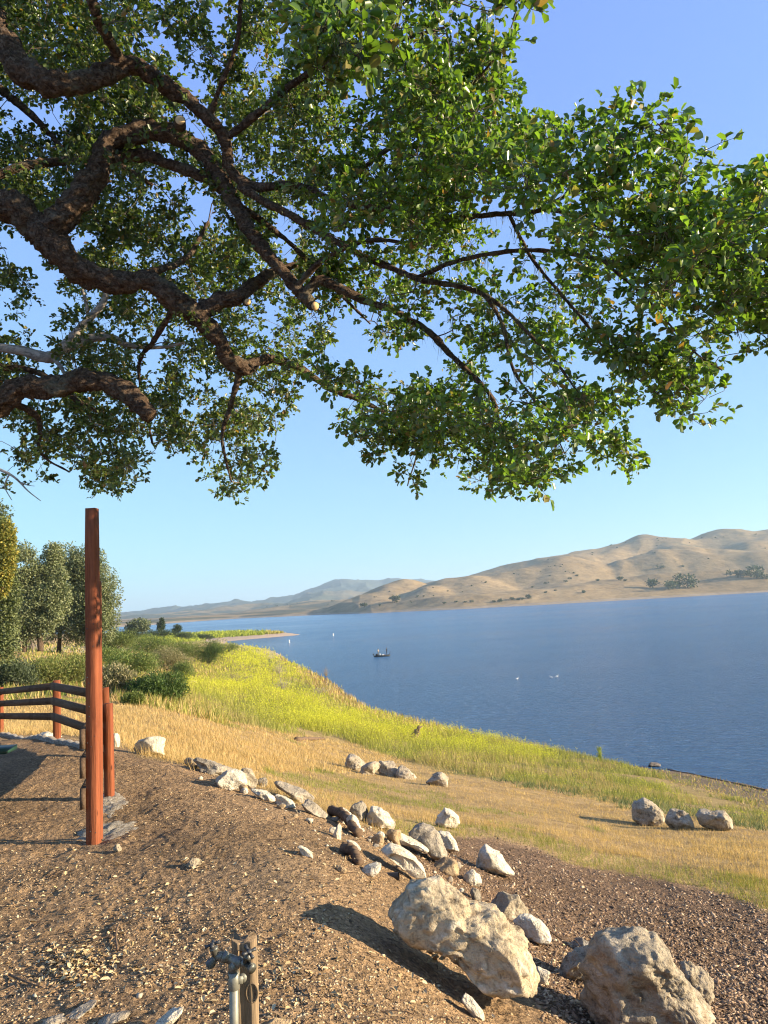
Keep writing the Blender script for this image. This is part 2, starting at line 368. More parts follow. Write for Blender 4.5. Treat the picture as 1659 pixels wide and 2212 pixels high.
def gridlook(Z, A, B, a, b):
    i = np.interp(a, A, np.arange(len(A))); j = np.interp(b, B, np.arange(len(B))); i0 = np.minimum(i.astype(int), len(A) - 2); j0 = np.minimum(j.astype(int), len(B) - 2); u = i - i0; v = j - j0
    return Z[i0, j0] * (1 - u) * (1 - v) + Z[i0 + 1, j0] * u * (1 - v) + Z[i0, j0 + 1] * (1 - u) * v + Z[i0 + 1, j0 + 1] * u * v
def ground(x, y): return gridlook(ZG, TH, LR, *polar(np.asarray(x, float), np.asarray(y, float)))
# depth of the ground on a coarse lattice of sight lines, for scattering many small things
_gx = np.arange(-60, 1721, 6.0); _gy = np.arange(1350, 2260, 4.0)
_GD = np.stack([hit(np.full(len(_gy), x), _gy)[:, 1] for x in _gx])
def hitq(px, py):
    d = gridlook(np.log(_GD), _gx, _gy, px, py); P = EYE + rays(px, py) * np.exp(d)[:, None]; P[:, 2] = ground(P[:, 0], P[:, 1]); return P

# ---------------------------------------------------------------- lake
def build_lake():
    a = np.radians(np.concatenate([np.arange(-100, -32, 4.0), np.arange(-32, 32, .25), np.arange(32, 101, 4.0)])); r = np.exp(np.linspace(np.log(20), np.log(16000), 420))
    A, R = np.meshgrid(a, r, indexing='ij'); x = R * np.sin(A); y = R * np.cos(A); V = np.stack([x, y, np.full_like(x, WATER)], -1).reshape(-1, 3)
    n0, n1 = A.shape; i = np.arange(n0 - 1)[:, None] * n1; j = np.arange(n1 - 1)[None]
    Q = np.stack([i + j, i + n1 + j, i + n1 + j + 1, i + j + 1], -1).reshape(-1, 4)[:, ::-1]
    m = M('lake_water'); v1 = m.coord((1, 1, 1), False, (0, 0, rad(24)))
    mp = m.n('ShaderNodeMapping'); mp.inputs['Scale'].default_value = (.55, 1.5, 1); m.l(v1, mp.inputs[0]); v = mp.outputs[0]
    w1 = m.noise(1.3, 5, .7, v, .5); w2 = m.noise(.40, 3, .55, v, .4); w3 = m.noise(5.5, 2, .5, v)
    gust = m.noise(.006, 4, .6, m.coord((.35, 1.6, 1), False, (0, 0, rad(-8))))
    b = m.bump(w2, .8, 1.0); b = m.bump(w1, 2.2, 1.0, b); b = m.bump(w3, .08, 1.0, b)
    col = m.mix((.050, .165, .33), (.075, .21, .40), m.ramp(gust, [(.35, 0.0), (.65, 1.0)]))
    s = m.bsdf(col, m.ramp(gust, [(.3, .22), (.7, .13)]), b, IOR=1.333, Specular_IOR_Level=.5)
    obj('water', raw_mesh('water', V, Q, m.done(s), True), kind='structure')
build_lake()

# ---------------------------------------------------------------- hills across the lake
DOMES = [  # photo column, crest row, distance, half-width in photo px, half-depth m
 (1700, 1149, 2700, 190, 420), (1590, 1151, 2600, 60, 300), (1540, 1153, 2600, 60, 300), (1440, 1158, 2500, 80, 300), (1385, 1160, 2450, 45, 260), (1330, 1172, 2400, 55, 300), (1262, 1184, 2350, 60, 300), (1190, 1205, 2300, 60, 300), (1120, 1222, 2300, 60, 280), (1060, 1238, 2250, 55, 260), (990, 1254, 2200, 60, 260), (930, 1262, 2300, 60, 260),
 (1222, 1209, 1800, 62, 190), (1180, 1222, 1780, 55, 150), (1275, 1228, 1760, 48, 130), (1140, 1236, 1740, 50, 150), (1090, 1256, 1680, 40, 130), (1500, 1187, 1950, 70, 200), (1440, 1196, 1900, 55, 190), (1395, 1213, 1850, 45, 160), (1350, 1228, 1800, 40, 140), (1570, 1190, 1980, 60, 200), (1640, 1196, 1950, 70, 190), (1740, 1185, 2000, 80, 200), (1620, 1170, 2250, 70, 180), (1480, 1172, 2250, 60, 180),
 (1020, 1262, 1600, 60, 140), (965, 1268, 1600, 45, 130), (872, 1262, 1750, 42, 170), (838, 1278, 1600, 38, 130), (925, 1276, 1500, 40, 110), (800, 1290, 1500, 42, 120), (760, 1302, 1450, 30, 90),
 (1540, 1246, 1480, 90, 110), (1440, 1256, 1430, 80, 100), (1340, 1268, 1380, 80, 90), (1240, 1279, 1330, 80, 80), (1140, 1286, 1290, 80, 70), (1040, 1294, 1250, 70, 60), (950, 1300, 1230, 60, 55), (880, 1305, 1260, 60, 60), (830, 1306, 1290, 34, 50), (1660, 1240, 1550, 90, 110),
 (730, 1253, 6200, 40, 900), (690, 1264, 6200, 40, 900), (770, 1256, 6300, 50, 900), (850, 1250, 6500, 60, 900), (910, 1256, 6500, 60, 800), (660, 1277, 6000, 40, 700), (620, 1290, 5800, 50, 700), (820, 1275, 5000, 60, 500), (700, 1285, 4600, 50, 400),
 (585, 1301, 5200, 50, 500), (520, 1304, 5200, 55, 500), (455, 1308, 5400, 60, 500), (390, 1314, 5600, 60, 500), (330, 1322, 5600, 60, 500), (560, 1312, 3900, 60, 320), (500, 1318, 3800, 60, 300), (640, 1306, 3600, 40, 300), (430, 1326, 3600, 60, 300), (340, 1334, 3600, 60, 260), (270, 1340, 4000, 60, 300), (680, 1313, 2500, 42, 160), (640, 1317, 2400, 38, 140), (725, 1310, 2300, 36, 140), (760, 1298, 2500, 50, 200), (700, 1300, 3000, 50, 250), (590, 1322, 2600, 30, 120),
 (170, 1335, 5000, 120, 500), (0, 1335, 5000, 150, 500)]
SHORE = [(-400, 1250), (200, 1250), (330, 1330), (420, 1500), (520, 1600), (600, 1500), (700, 1420), (760, 1320), (775, 1250), (800, 1215), (880, 1180), (1000, 1120), (1150, 1130), (1300, 1180), (1450, 1240), (1660, 1330), (2100, 1450)]
def hillz(x, y):
    r = np.hypot(x, y); q = proj(xyz(x, np.maximum(y, 1), 1.6))[0]
    q = q + 7 * vnoise(xyz(x * .006, y * .006), 61); rr = r + 25 * vnoise(xyz(x * .005, y * .005), 62)
    p = 11.0; acc = np.zeros_like(x)
    for (c, cy, R, wq, wr) in DOMES:
        h = (hor(c) - cy) * .83 / FPX * R + 13.0
        fw, fr = (1.30, .85) if R < 2050 else (1.55, .9)
        s = ((q - (c)) / (wq * fw)) ** 2 / 2.2 + ((rr - R) / (wr * fr)) ** 2 / 2.2
        acc = acc + (np.maximum(h, 2.0) / 60 * np.exp(-np.minimum(s, 30))) ** p
    z = 60 * acc ** (1 / p)
    sh = np.interp(q, [k[0] for k in SHORE], [k[1] for k in SHORE]) + 14 * vnoise(xyz(x * .012, y * .012), 63) + 30 * vnoise(xyz(x * .003, y * .003), 66)
    lft = np.clip((780 - q) / 60, 0, 1); base = np.clip((r - sh) * .05, -6, 14 - 9 * lft + np.clip((r - 3000) / 400, 0, 10))
    z = np.where(base > 0, z * np.clip((r - sh) / 90, 0, 1) ** .8, 0) + base
    g = fbm(xyz(x * .0052, y * .0052), 4, 71, .5, True); g2 = fbm(xyz(x * .022, y * .022), 3, 75)
    k = np.clip(z / 60, 0, 1) * np.where(r > 3300, 2.4, 1)
    wx = 70 * fbm(xyz(x * .004, y * .004), 2, 72); gl = fbm(xyz((x + wx) * .0034, (y - wx) * .0034), 3, 73, .5, True)
    z = z + k * (5.0 * g + 1.6 * g2 + 20.0 * np.clip(gl, -.3, 1) - 10.0)
    z = z + lft * np.clip((r - sh) / 500, 0, 1) * np.clip((5500 - r) / 1500, 0, 1) * 14 * (np.clip(fbm(xyz(x * .0035, y * .0035), 4, 78) + .1, 0, 1) + .25 * gl)
    return z + WATER
def build_hills():
    a = np.radians(np.concatenate([np.arange(-60, -30, 1.0), np.arange(-30, 32, .055), np.arange(32, 60, 1.0)])); r = np.exp(np.concatenate([np.arange(np.log(1020), np.log(2900), .0045), np.arange(np.log(2900), np.log(9500), .009)]))
    r0 = r; A, R = np.meshgrid(a, r, indexing='ij'); x = R * np.sin(A); y = R * np.cos(A); z = hillz(x, y); V = np.stack([x, y, z], -1).reshape(-1, 3)
    n0, n1 = A.shape; i = np.arange(n0 - 1)[:, None] * n1; j = np.arange(n1 - 1)[None]
    Q = np.stack([i + j, i + n1 + j, i + n1 + j + 1, i + j + 1], -1).reshape(-1, 4)[:, ::-1]
    r = R.ravel(); hgt = V[:, 2] - WATER
    n = (.5 + .5 * fbm(V * [.004, .004, 0], 4, 81))[:, None]; nf = (.5 + .5 * fbm(V * [.03, .03, 0], 4, 85))[:, None]
    gold = np.array([.30, .205, .098]); n3 = (.5 + .5 * fbm(V * [.0015, .0015, .03], 4, 82))[:, None]; C = gold * (.60 + .62 * n) * (.80 + .4 * nf); C = C * (1 - .35 * n3) + np.array([.25, .20, .12]) * .35 * n3
    # scrub keeps to some folds and to the far ranges
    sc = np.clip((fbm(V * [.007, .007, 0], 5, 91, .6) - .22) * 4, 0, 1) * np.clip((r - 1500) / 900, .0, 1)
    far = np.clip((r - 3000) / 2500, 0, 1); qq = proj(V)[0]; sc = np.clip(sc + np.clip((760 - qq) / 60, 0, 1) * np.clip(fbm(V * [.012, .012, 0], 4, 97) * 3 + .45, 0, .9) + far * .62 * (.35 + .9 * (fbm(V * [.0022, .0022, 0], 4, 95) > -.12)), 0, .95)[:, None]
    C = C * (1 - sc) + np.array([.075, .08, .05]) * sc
    fb = np.clip((r - 4200) / 900, 0, .8)[:, None]; C = C * (1 - fb) + np.array([.055, .075, .075]) * fb * (.7 + .6 * nf)  # farthest ranges coloured dark blue-grey so the blue of the haze comes through
    sh = (hgt < 2.2 + 1.2 * nf[:, 0])[:, None] * .8; C = C * (1 - sh) + np.array([.30, .235, .165]) * sh
    m = M('dry_hill_grass'); vec = m.coord(obj=False); c = m.attr()
    c = m.mix(c, m.ramp(m.noise(.05, 8, .75, vec, .6), [(.36, .62), (.5, 1.0), (.66, 1.28)]), .8, 'MULTIPLY')
    c = m.mix(c, m.ramp(m.noise(.5, 3, .7, m.coord((1, 1, 5), False)), [(.3, .85), (.7, 1.12)]), .8, 'MULTIPLY')
    b = m.bump(m.noise(.06, 5, .65, vec), 3.0, .7)
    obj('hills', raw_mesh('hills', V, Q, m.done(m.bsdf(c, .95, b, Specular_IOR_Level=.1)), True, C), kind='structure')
    return a, np.log(r0), z
def hz_(x, y): return gridlook(HZ[2], HZ[0], HZ[1], np.arctan2(x, y), np.log(np.hypot(x, y)))
HZ = build_hills()
# ---------------------------------------------------------------- haze over the lake
def build_haze():
    m = M('lake_haze'); v = m.n('ShaderNodeVolumePrincipled'); m.set(v, Density=1.1e-4, Anisotropy=.2); v.inputs['Color'].default_value = (.66, .86, 1.0, 1)
    m.l(v.outputs[0], m.o.inputs['Volume'])
    b = MB(); b.box((0, 3000, 150), (24000, 26000, 366)); o = obj('haze', b.mesh('haze', m.m), kind='stuff'); o.display_type = 'WIRE'
build_haze()

# ---------------------------------------------------------------- rocks
def ico(n):
    bm = bmesh.new(); bmesh.ops.create_icosphere(bm, subdivisions=n, radius=1.0)
    V = np.array([v.co[:] for v in bm.verts]); F = np.array([[v.index for v in f.verts] for f in bm.faces]); bm.free(); return V, F
ICO = {k: ico(k) for k in (1, 2, 3, 4, 5, 6)}
def rock_shape(seed, lod=4, planes=12, rough=.055, round_=.025, tilt=0.0, el=(1, 1, 1), pits=0.0, ridge=0.0, cuts=(), sil=None):
    D, F = ICO[lod]; g = np.random.default_rng(seed)
    N = g.normal(size=(planes, 3)); N /= np.linalg.norm(N, axis=1)[:, None]; h = g.uniform(.50, .95, planes)
    if len(cuts):
        cN = np.array([c[:3] for c in cuts], float); cN /= np.linalg.norm(cN, axis=1)[:, None]
        N = np.concatenate([N, cN]); h = np.concatenate([h, [c[3] for c in cuts]])
    q = np.maximum(D @ N.T, .02) / h            # 1/radius for every cutting plane
    p = 1.0 / max(round_, .02); r = 1.0 / (np.concatenate([q, np.full((len(D), 1), .98)], 1) ** p).sum(1) ** (1 / p)
    N2 = g.normal(size=(46, 3)); N2 /= np.linalg.norm(N2, axis=1)[:, None]; r2 = 1 / ((np.maximum(D @ N2.T, .02) / g.uniform(.84, 1.0, 46)) ** 60).sum(1) ** (1 / 60); r = r * np.minimum(r2, 1.15) / 1.0
    V = D * r[:, None]
    if sil is not None:                       # an outlined body: the outline sets its size in the facing plane, facets and noise its relief
        S2 = np.array(sil, float) * [1, -1]; c2 = (S2.min(0) + S2.max(0)) / 2; S2 = (S2 - c2) / ((S2.max(0) - S2.min(0)) / 2).max(); e = np.roll(S2, -1, 0)
        pt = np.concatenate([S2 + (e - S2) * t for t in np.arange(24) / 24]); an = np.arctan2(pt[:, 1], pt[:, 0]); o_ = np.argsort(an)
        R_ = np.interp(np.arctan2(D[:, 2], D[:, 0]), an[o_], np.hypot(pt[:, 0], pt[:, 1])[o_], period=2 * np.pi)
        cy = np.hypot(D[:, 0], D[:, 2]); V = np.stack([D[:, 0] / np.maximum(cy, 1e-6) * R_ * cy ** .7, np.sign(D[:, 1]) * np.abs(D[:, 1]) ** .8 * r * .9, D[:, 2] / np.maximum(cy, 1e-6) * R_ * cy ** .7], -1); V[:, [0, 2]] *= (.72 + .28 * r / r.max())[:, None]
    V = V * np.array(el)
    o = g.uniform(0, 50, 3)
    n = fbm(V * 1.3 + o, 3, seed); V = V + D * (rough * 1.1 * n)[:, None]
    n = fbm(V * 4.5 + o, 4, seed + 3, .55); V = V + D * (rough * .42 * n)[:, None]
    bl = sum(.5 ** q * np.abs(vnoise(V * 3.4 * 2.1 ** q + o * (q + 1), seed + 20 + q)) for q in range(5)); V = V + D * (rough * 1.0 * (bl - .5))[:, None]
    ck = vnoise(V * 2.3 + o * 2, seed + 55) + .35 * vnoise(V * 7 + o, seed + 56); V = V - D * (.035 * np.exp(-(ck / .05) ** 2) * (rough > .03))[:, None]
    n = fbm(V * 22 + o, 3, seed + 31, .6); V = V + D * (rough * .16 * n)[:, None]
    if ridge: V = V + D * (ridge * fbm(V * np.array([3, 3, 3]) + o, 4, seed + 7, .55, True))[:, None]
    if pits: c = fbm(V * 7 + o, 5, seed + 9, .62, True); V = V + D * (pits * .7 * (c - .2))[:, None]
    a = rad(tilt); Rm = np.array([[math.cos(a), 0, math.sin(a)], [0, 1, 0], [-math.sin(a), 0, math.cos(a)]]); V = V @ Rm.T
    mn, mx = V.min(0), V.max(0); V = (V - (mn + mx) / 2) / (mx - mn)   # fits a unit box
    return V, F
def rock_mat(name, base, dark, light, stain=.35, warm=None, sc=1.0):
    m = M(name); v = m.coord()
    a = m.noise(3.2 * sc, 6, .62, v); b_ = m.noise(14 * sc, 5, .7, v, .6); c_ = m.voro(20 * sc, v); d_ = m.noise(70 * sc, 3, .7, v)
    col = m.ramp(a, [(.36, dark), (.44, base), (.56, base), (.66, light)])
    col = m.mix(col, m.ramp(b_, [(.3, .42), (.48, .95), (.75, 1.2)]), stain * 2, 'MULTIPLY')
    col = m.mix(col, m.ramp(d_, [(.3, .75), (.7, 1.15)]), .7, 'MULTIPLY')
    if warm: col = m.mix(col, warm, m.ramp(m.noise(5 * sc, 4, .6, v, .8), [(.58, 0.0), (.72, .65)]))
    n = m.bump(a, .05 / sc, .6); n = m.bump(b_, .035 / sc, 1.0, n); n = m.bump(c_, .010 / sc, .6, n); n = m.bump(d_, .010 / sc, 1.0, n)
    return m.done(m.bsdf(col, .92, n, Specular_IOR_Level=.2))
RM = dict(
    white=rock_mat('pale_limestone', (.62, .55, .42), (.34, .27, .17), (.72, .66, .54), .25, (.36, .24, .13)),
    grey=rock_mat('weathered_grey_rock', (.30, .26, .20), (.12, .10, .08), (.42, .38, .31), .45),
    dark=rock_mat('dark_crusted_rock', (.16, .13, .10), (.06, .05, .04), (.33, .28, .21), .5),
    tan=rock_mat('tan_sandstone', (.42, .30, .17), (.28, .19, .11), (.50, .38, .24), .25),
    pit=rock_mat('pitted_boulder_stone', (.38, .315, .22), (.15, .115, .075), (.56, .48, .36), .65, (.28, .17, .09), 1.2),
    big=rock_mat('craggy_cream_rock', (.47, .38, .25), (.085, .06, .04), (.66, .57, .42), .85, (.26, .15, .07), 1.7),
    slate=rock_mat('flaky_slab_stone', (.34, .29, .22), (.15, .125, .10), (.50, .44, .34), .4))
# name, column, row of the foot, width px, height px, depth/width, material, shape options, label, group
G1_ = 'rocks along the crest of the dirt mound'; G2_ = 'boulders set on the dry meadow'; G3_ = 'stones at the bottom edge of the dirt'; G4_ = 'rocks down the mulch bank'
ROCKS = [
 ('rock', 323, 1632, 70, 42, .8, 'white', dict(seed=3, planes=9), 'pale cracked boulder alone in dry grass right of the fence', G1_),
 ('rock', 250, 1613, 20, 30, 1, 'white', dict(seed=4), 'small pale rock peeking out beside the short fence post', G1_),
 ('rock', 105, 1596, 60, 16, .8, 'white', dict(seed=24), 'low pale rock behind the curb under the fence rails', G1_),
 ('rock', 410, 1655, 26, 19, 1, 'grey', dict(seed=5), 'small grey rock at the left start of the stone row', G1_),
 ('slab_rock', 462, 1672, 92, 36, .7, 'slate', dict(seed=6, tilt=22, el=(1.7, 1, .55)), 'long dark edged slab sloping along the mound crest', G1_),
 ('rock', 500, 1706, 70, 46, .8, 'white', dict(seed=7, tilt=25, el=(1.3, 1, .8)), 'pale sloping rock below the long dark edged slab', G1_),
 ('rock', 537, 1702, 42, 44, .9, 'pit', dict(seed=8), 'upright blocky rock right of the pale sloping rock', G1_),
 ('rock', 566, 1699, 24, 20, 1, 'grey', dict(seed=9), 'small rock touching the right side of the blocky rock', G1_),
 ('rock', 568, 1729, 54, 26, .8, 'white', dict(seed=10, tilt=20, el=(1.6, 1, .6)), 'flat white rock half sunk under the blocky rock', G1_),
 ('rock', 616, 1745, 46, 30, .8, 'white', dict(seed=12, tilt=28, el=(1.5, 1, .7)), 'white wedge of rock in front of the brown slab', G1_),
 ('slab_rock', 636, 1730, 88, 44, .7, 'slate', dict(seed=13, tilt=30, el=(1.8, 1, .6)), 'long brown slab leaning downhill with a pale end', G1_),
 ('slab_rock', 680, 1762, 58, 36, .8, 'slate', dict(seed=14, tilt=30, el=(1.7, 1, .55)), 'grey slab continuing downhill from the brown slab', G1_),
 ('rock', 742, 1778, 38, 34, .9, 'white', dict(seed=15), 'white rock just above the upper dark log', G1_),
 ('rock', 775, 1771, 42, 42, .9, 'grey', dict(seed=16, tilt=20), 'grey topped rock left of the big white block', G1_),
 ('rock', 818, 1790, 68, 50, .8, 'white', dict(seed=17, planes=9, rough=.06, sil=[(786, 1782), (795, 1762), (806, 1746), (822, 1750), (838, 1762), (850, 1780), (848, 1788), (815, 1790)]), 'big white block with shaded left face in the row', G1_),
 ('rock', 764, 1799, 32, 40, .9, 'white', dict(seed=18, tilt=30), 'narrow white rock between the dark log and the white block', G1_),
 ('rock', 836, 1797, 38, 30, .9, 'pit', dict(seed=19, pits=.06), 'lumpy pitted rock at the foot of the big white block', G1_),
 ('rock', 728, 1812, 20, 34, .9, 'white', dict(seed=20, tilt=20), 'pale upright sliver of rock under the upper dark log', G1_),
 ('rock', 813, 1828, 34, 27, .9, 'tan', dict(seed=21, round_=.3), 'rounded tan stone below the white block', G1_),
 ('rock', 852, 1826, 34, 36, .9, 'tan', dict(seed=22, tilt=30), 'brown tilted rock right of the rounded tan stone', G1_),
 ('rock', 885, 1842, 84, 44, .6, 'white', dict(seed=23, planes=9, sil=[(845, 1800), (862, 1799), (880, 1812), (905, 1824), (922, 1840), (914, 1842), (890, 1832), (862, 1818)]), 'long white wavy rock lying left of the furrowed rock', G1_),
 ('furrowed_rock', 924, 1858, 86, 82, .8, 'slate', dict(seed=25, planes=9, ridge=.07, sil=[(884, 1800), (900, 1786), (915, 1782), (935, 1792), (950, 1818), (961, 1848), (958, 1858), (930, 1856), (915, 1830), (900, 1812)]), 'tall grey peaked rock with furrowed bark like face', G1_),
 ('rock', 966, 1840, 52, 46, .9, 'white', dict(seed=26, planes=9, sil=[(945, 1802), (955, 1798), (972, 1802), (985, 1820), (990, 1838), (960, 1840), (948, 1820)]), 'grey and white rock right behind the furrowed rock', G1_),
 ('slab_rock', 872, 1894, 98, 74, .7, 'white', dict(seed=27, planes=9, rough=.05, sil=[(824, 1830), (845, 1824), (868, 1832), (892, 1850), (912, 1876), (914, 1890), (896, 1892), (868, 1872), (845, 1848)]), 'broad white cracked slab sloping above the largest rock', G1_),
 ('rock', 800, 1895, 48, 34, .9, 'white', dict(seed=28, planes=9, sil=[(776, 1882), (788, 1868), (812, 1861), (822, 1864), (820, 1880), (805, 1894), (784, 1890)]), 'white angular rock at the end of the lower log', G1_),
 ('rock', 738, 1886, 24, 18, .9, 'tan', dict(seed=29, round_=.3), 'rounded tan pebble left of the lower log', G1_),
 ('rock', 660, 1850, 34, 24, .8, 'white', dict(seed=30, tilt=30, el=(1.5, 1, .6)), 'lone white chip of rock on open dirt below the row', G1_),
 ('rock', 764, 1834, 32, 20, .8, 'white', dict(seed=31, tilt=30, el=(1.6, 1, .6)), 'flat white stone between the two dark logs', G1_),
 ('rock', 964, 1888, 56, 38, .8, 'tan', dict(seed=32, tilt=20), 'tan rock half buried below the furrowed rock', G1_),
 ('rock', 1020, 1913, 42, 36, .9, 'white', dict(seed=33, tilt=30), 'pale rock between the white pyramid and the largest rock', G4_),
 ('rock', 1028, 1947, 24, 30, .9, 'grey', dict(seed=34), 'small grey stone touching the back of the largest rock', G4_),
 ('rock', 967, 1790, 54, 46, .8, 'white', dict(seed=35, planes=9, rough=.05, sil=[(944, 1775), (948, 1762), (963, 1745), (975, 1752), (990, 1764), (992, 1778), (982, 1788), (955, 1788)]), 'pale peaked rock standing alone at the grass edge', G4_),
 ('pyramid_rock', 1070, 1892, 84, 70, .8, 'white', dict(seed=36, planes=9, rough=.05, sil=[(1029, 1872), (1040, 1840), (1052, 1825), (1066, 1838), (1082, 1852), (1096, 1872), (1109, 1890), (1090, 1890), (1060, 1885), (1040, 1882)]), 'white pyramid shaped rock alone on the dark mulch', G4_),
 ('rock', 1100, 1985, 84, 60, .8, 'pit', dict(seed=37), 'broad brown rock directly behind the largest rock', G4_),
 ('rock', 1150, 2038, 84, 66, .8, 'white', dict(seed=38, planes=9, rough=.05, sil=[(1112, 1990), (1125, 1978), (1150, 1977), (1172, 1990), (1186, 2010), (1189, 2032), (1165, 2037), (1140, 2030), (1118, 2010)]), 'white striped rock behind right shoulder of the largest rock', G4_),
 ('rock', 1256, 2054, 52, 30, .9, 'grey', dict(seed=39), 'small grey rock tucked behind the right hand boulder', G4_),
 ('rock', 1172, 2128, 32, 42, .9, 'white', dict(seed=40), 'white sliver of rock at the right foot of the largest rock', G4_),
 ('rock', 1022, 2198, 50, 54, .7, 'white', dict(seed=41, tilt=40, el=(1.6, 1, .6)), 'small jagged pale rock at the front foot of the largest rock', G4_),
 ('boulder', 768, 1664, 46, 36, .9, 'pit', dict(seed=50, round_=.28, planes=8), 'rounded boulder at the left end of the four in a line', G2_),
 ('boulder', 799, 1675, 46, 31, .9, 'pit', dict(seed=51, round_=.28), 'second boulder of the four in a line on the meadow', G2_),
 ('boulder', 838, 1677, 46, 34, .9, 'pit', dict(seed=52, round_=.2, tilt=-15), 'peaked third boulder of the four in a line', G2_),
 ('boulder', 877, 1683, 46, 30, .9, 'pit', dict(seed=53, round_=.25, tilt=15), 'fourth boulder at the right end of the four in a line', G2_),
 ('boulder', 944, 1698, 50, 31, .9, 'pit', dict(seed=54, round_=.28), 'low rounded boulder alone between the line of four and the three', G2_),
 ('boulder', 1400, 1784, 72, 62, .9, 'pit', dict(seed=55, round_=.2, pits=.04, sil=[(1365, 1752), (1372, 1732), (1395, 1725), (1418, 1732), (1434, 1752), (1435, 1772), (1420, 1784), (1385, 1780), (1368, 1770)]), 'tallest boulder at the left of the three on the right', G2_),
 ('boulder', 1468, 1792, 64, 46, .9, 'pit', dict(seed=56, round_=.2, tilt=25), 'smaller boulder in the middle of the three on the right', G2_),
 ('boulder', 1543, 1794, 82, 48, .8, 'pit', dict(seed=57, round_=.2, pits=.06, sil=[(1502, 1760), (1512, 1750), (1540, 1752), (1568, 1748), (1582, 1764), (1583, 1785), (1560, 1792), (1520, 1788), (1508, 1778)]), 'wide pitted boulder at the right end of the three', G2_),
 ('flat_stone', 116, 2222, 64, 26, .9, 'slate', dict(seed=60, el=(1.5, 1, .5), planes=8), 'flat stone cut off by the lower left frame edge', G3_),
 ('flat_stone', 176, 2197, 68, 30, .9, 'slate', dict(seed=61, el=(1.5, 1, .5), planes=8, tilt=-12), 'flat flaky stone leaning behind the lower left one', G3_),
 ('flat_stone', 246, 2216, 72, 28, .8, 'slate', dict(seed=62, el=(1.5, 1, .5), planes=8, tilt=-15), 'layered flat stone between the flaky one and the pointed one', G3_),
 ('flat_stone', 362, 2222, 70, 48, .6, 'white', dict(seed=63, el=(1.8, 1, .5), planes=8, tilt=-38), 'pointed pale stone slanting up left of the water pipe', G3_),
 ('flat_stone', 600, 2224, 60, 26, .8, 'tan', dict(seed=64, planes=8), 'stone at the frame bottom right of the wooden tap post', G3_),
 ('clod', 419, 1876, 36, 24, .9, 'pit', dict(seed=65, rough=.3, planes=6), 'crumbly pale clod on the dirt right of the tall post', 'clods on the dirt'),
 ('clod', 254, 1842, 20, 20, .9, 'pit', dict(seed=66, rough=.3, planes=6), 'small clod just in front of the concrete footing', 'clods on the dirt'),
 ('boulder', 70, 1404, 15, 22, .8, 'dark', dict(seed=67), 'dark upright rock between the distant oak trunks', 'rocks under the distant oaks'),
 ('boulder', 84, 1403, 15, 15, .8, 'pit', dict(seed=68), 'light rounded rock beside the dark one under the distant oaks', 'rocks under the distant oaks'),
 ('rock', 250, 1499, 26, 10, .8, 'white', dict(seed=69), 'pale flat rock by the dense round bush', 'rocks beside the dense round bush'),
 ('rock', 272, 1506, 22, 10, .8, 'white', dict(seed=70), 'white rock nearest the foot of the dense round bush', 'rocks beside the dense round bush'),
 ('rock', 415, 1478, 22, 9, .8, 'white', dict(seed=71), 'flat pale rock among dry weeds beyond the round bush', None),
]
def place_rock(name, px, foot, w, h, dr, mat, opt, label, group, sink=.40, parts=None):
    P = hit(px, foot); dist = float(rays(px, foot) @ rays(px, foot)) ** .5 and P[1]
    k = math.hypot(P[0], P[1]) / FPX * math.cos(math.atan2(abs(P[0]), P[1])) if False else P[1] / FPX
    W, H = w * k, h * k; D = W * dr
    lod = opt.pop('lod', 5 if w > 40 else 4)
    sink = min(sink, .12) if opt.get('sil') else sink; V, F = rock_shape(lod=lod, **opt)
    U0 = V; u = P[:2] / np.hypot(*P[:2]); th = -math.atan2(u[0], u[1]); Rz = np.array([[math.cos(th), -math.sin(th), 0], [math.sin(th), math.cos(th), 0], [0, 0, 1]]); lat = 0.0
    for it in range(6):                         # settle the size so that the stone measures what it measures in the photograph
        V = U0 * np.array([W, D, H * (1 + sink)]); V[:, 2] += H * (1 + sink) / 2 - sink * H
        c = np.array([P[0] + u[0] * D * .38 + lat * u[1], P[1] + u[1] * D * .38 - lat * u[0], P[2] - .02 * H]); G = V @ Rz.T
        qx, qy, _ = proj(G + c); W *= w / (qx.max() - qx.min()); H *= float(np.clip((h / max(foot - qy.min(), 1)), .6, 1.4)); H = max(H, .22 * W); D = W * dr; lat += (px - (qx.max() + qx.min()) / 2) * k * .8
    return obj(name, raw_mesh(name, G, F, RM[mat], smooth=True), None, c, label=label, cat=name.replace('_', ' ').split()[-1], group=group)
for r in ROCKS: place_rock(*r)
g_ = np.random.default_rng(21)
for k in range(34):
    t_ = g_.random(); q = np.array([430, 1665]) * (1 - t_) + np.array([1000, 1905]) * t_ if k % 3 else np.array([700, 1760]) * (1 - t_) + np.array([960, 1880]) * t_
    w_ = g_.uniform(9, 22); place_rock('rubble_stone', q[0] + g_.normal(0, 16), q[1] + g_.normal(6, 12), w_, w_ * g_.uniform(.5, .9), .9, ('white', 'slate', 'white', 'tan')[k % 4], dict(seed=400 + k, lod=3, planes=8), 'small broken stone in the rubble between the larger rocks of the crest row', 'rubble of the crest row')
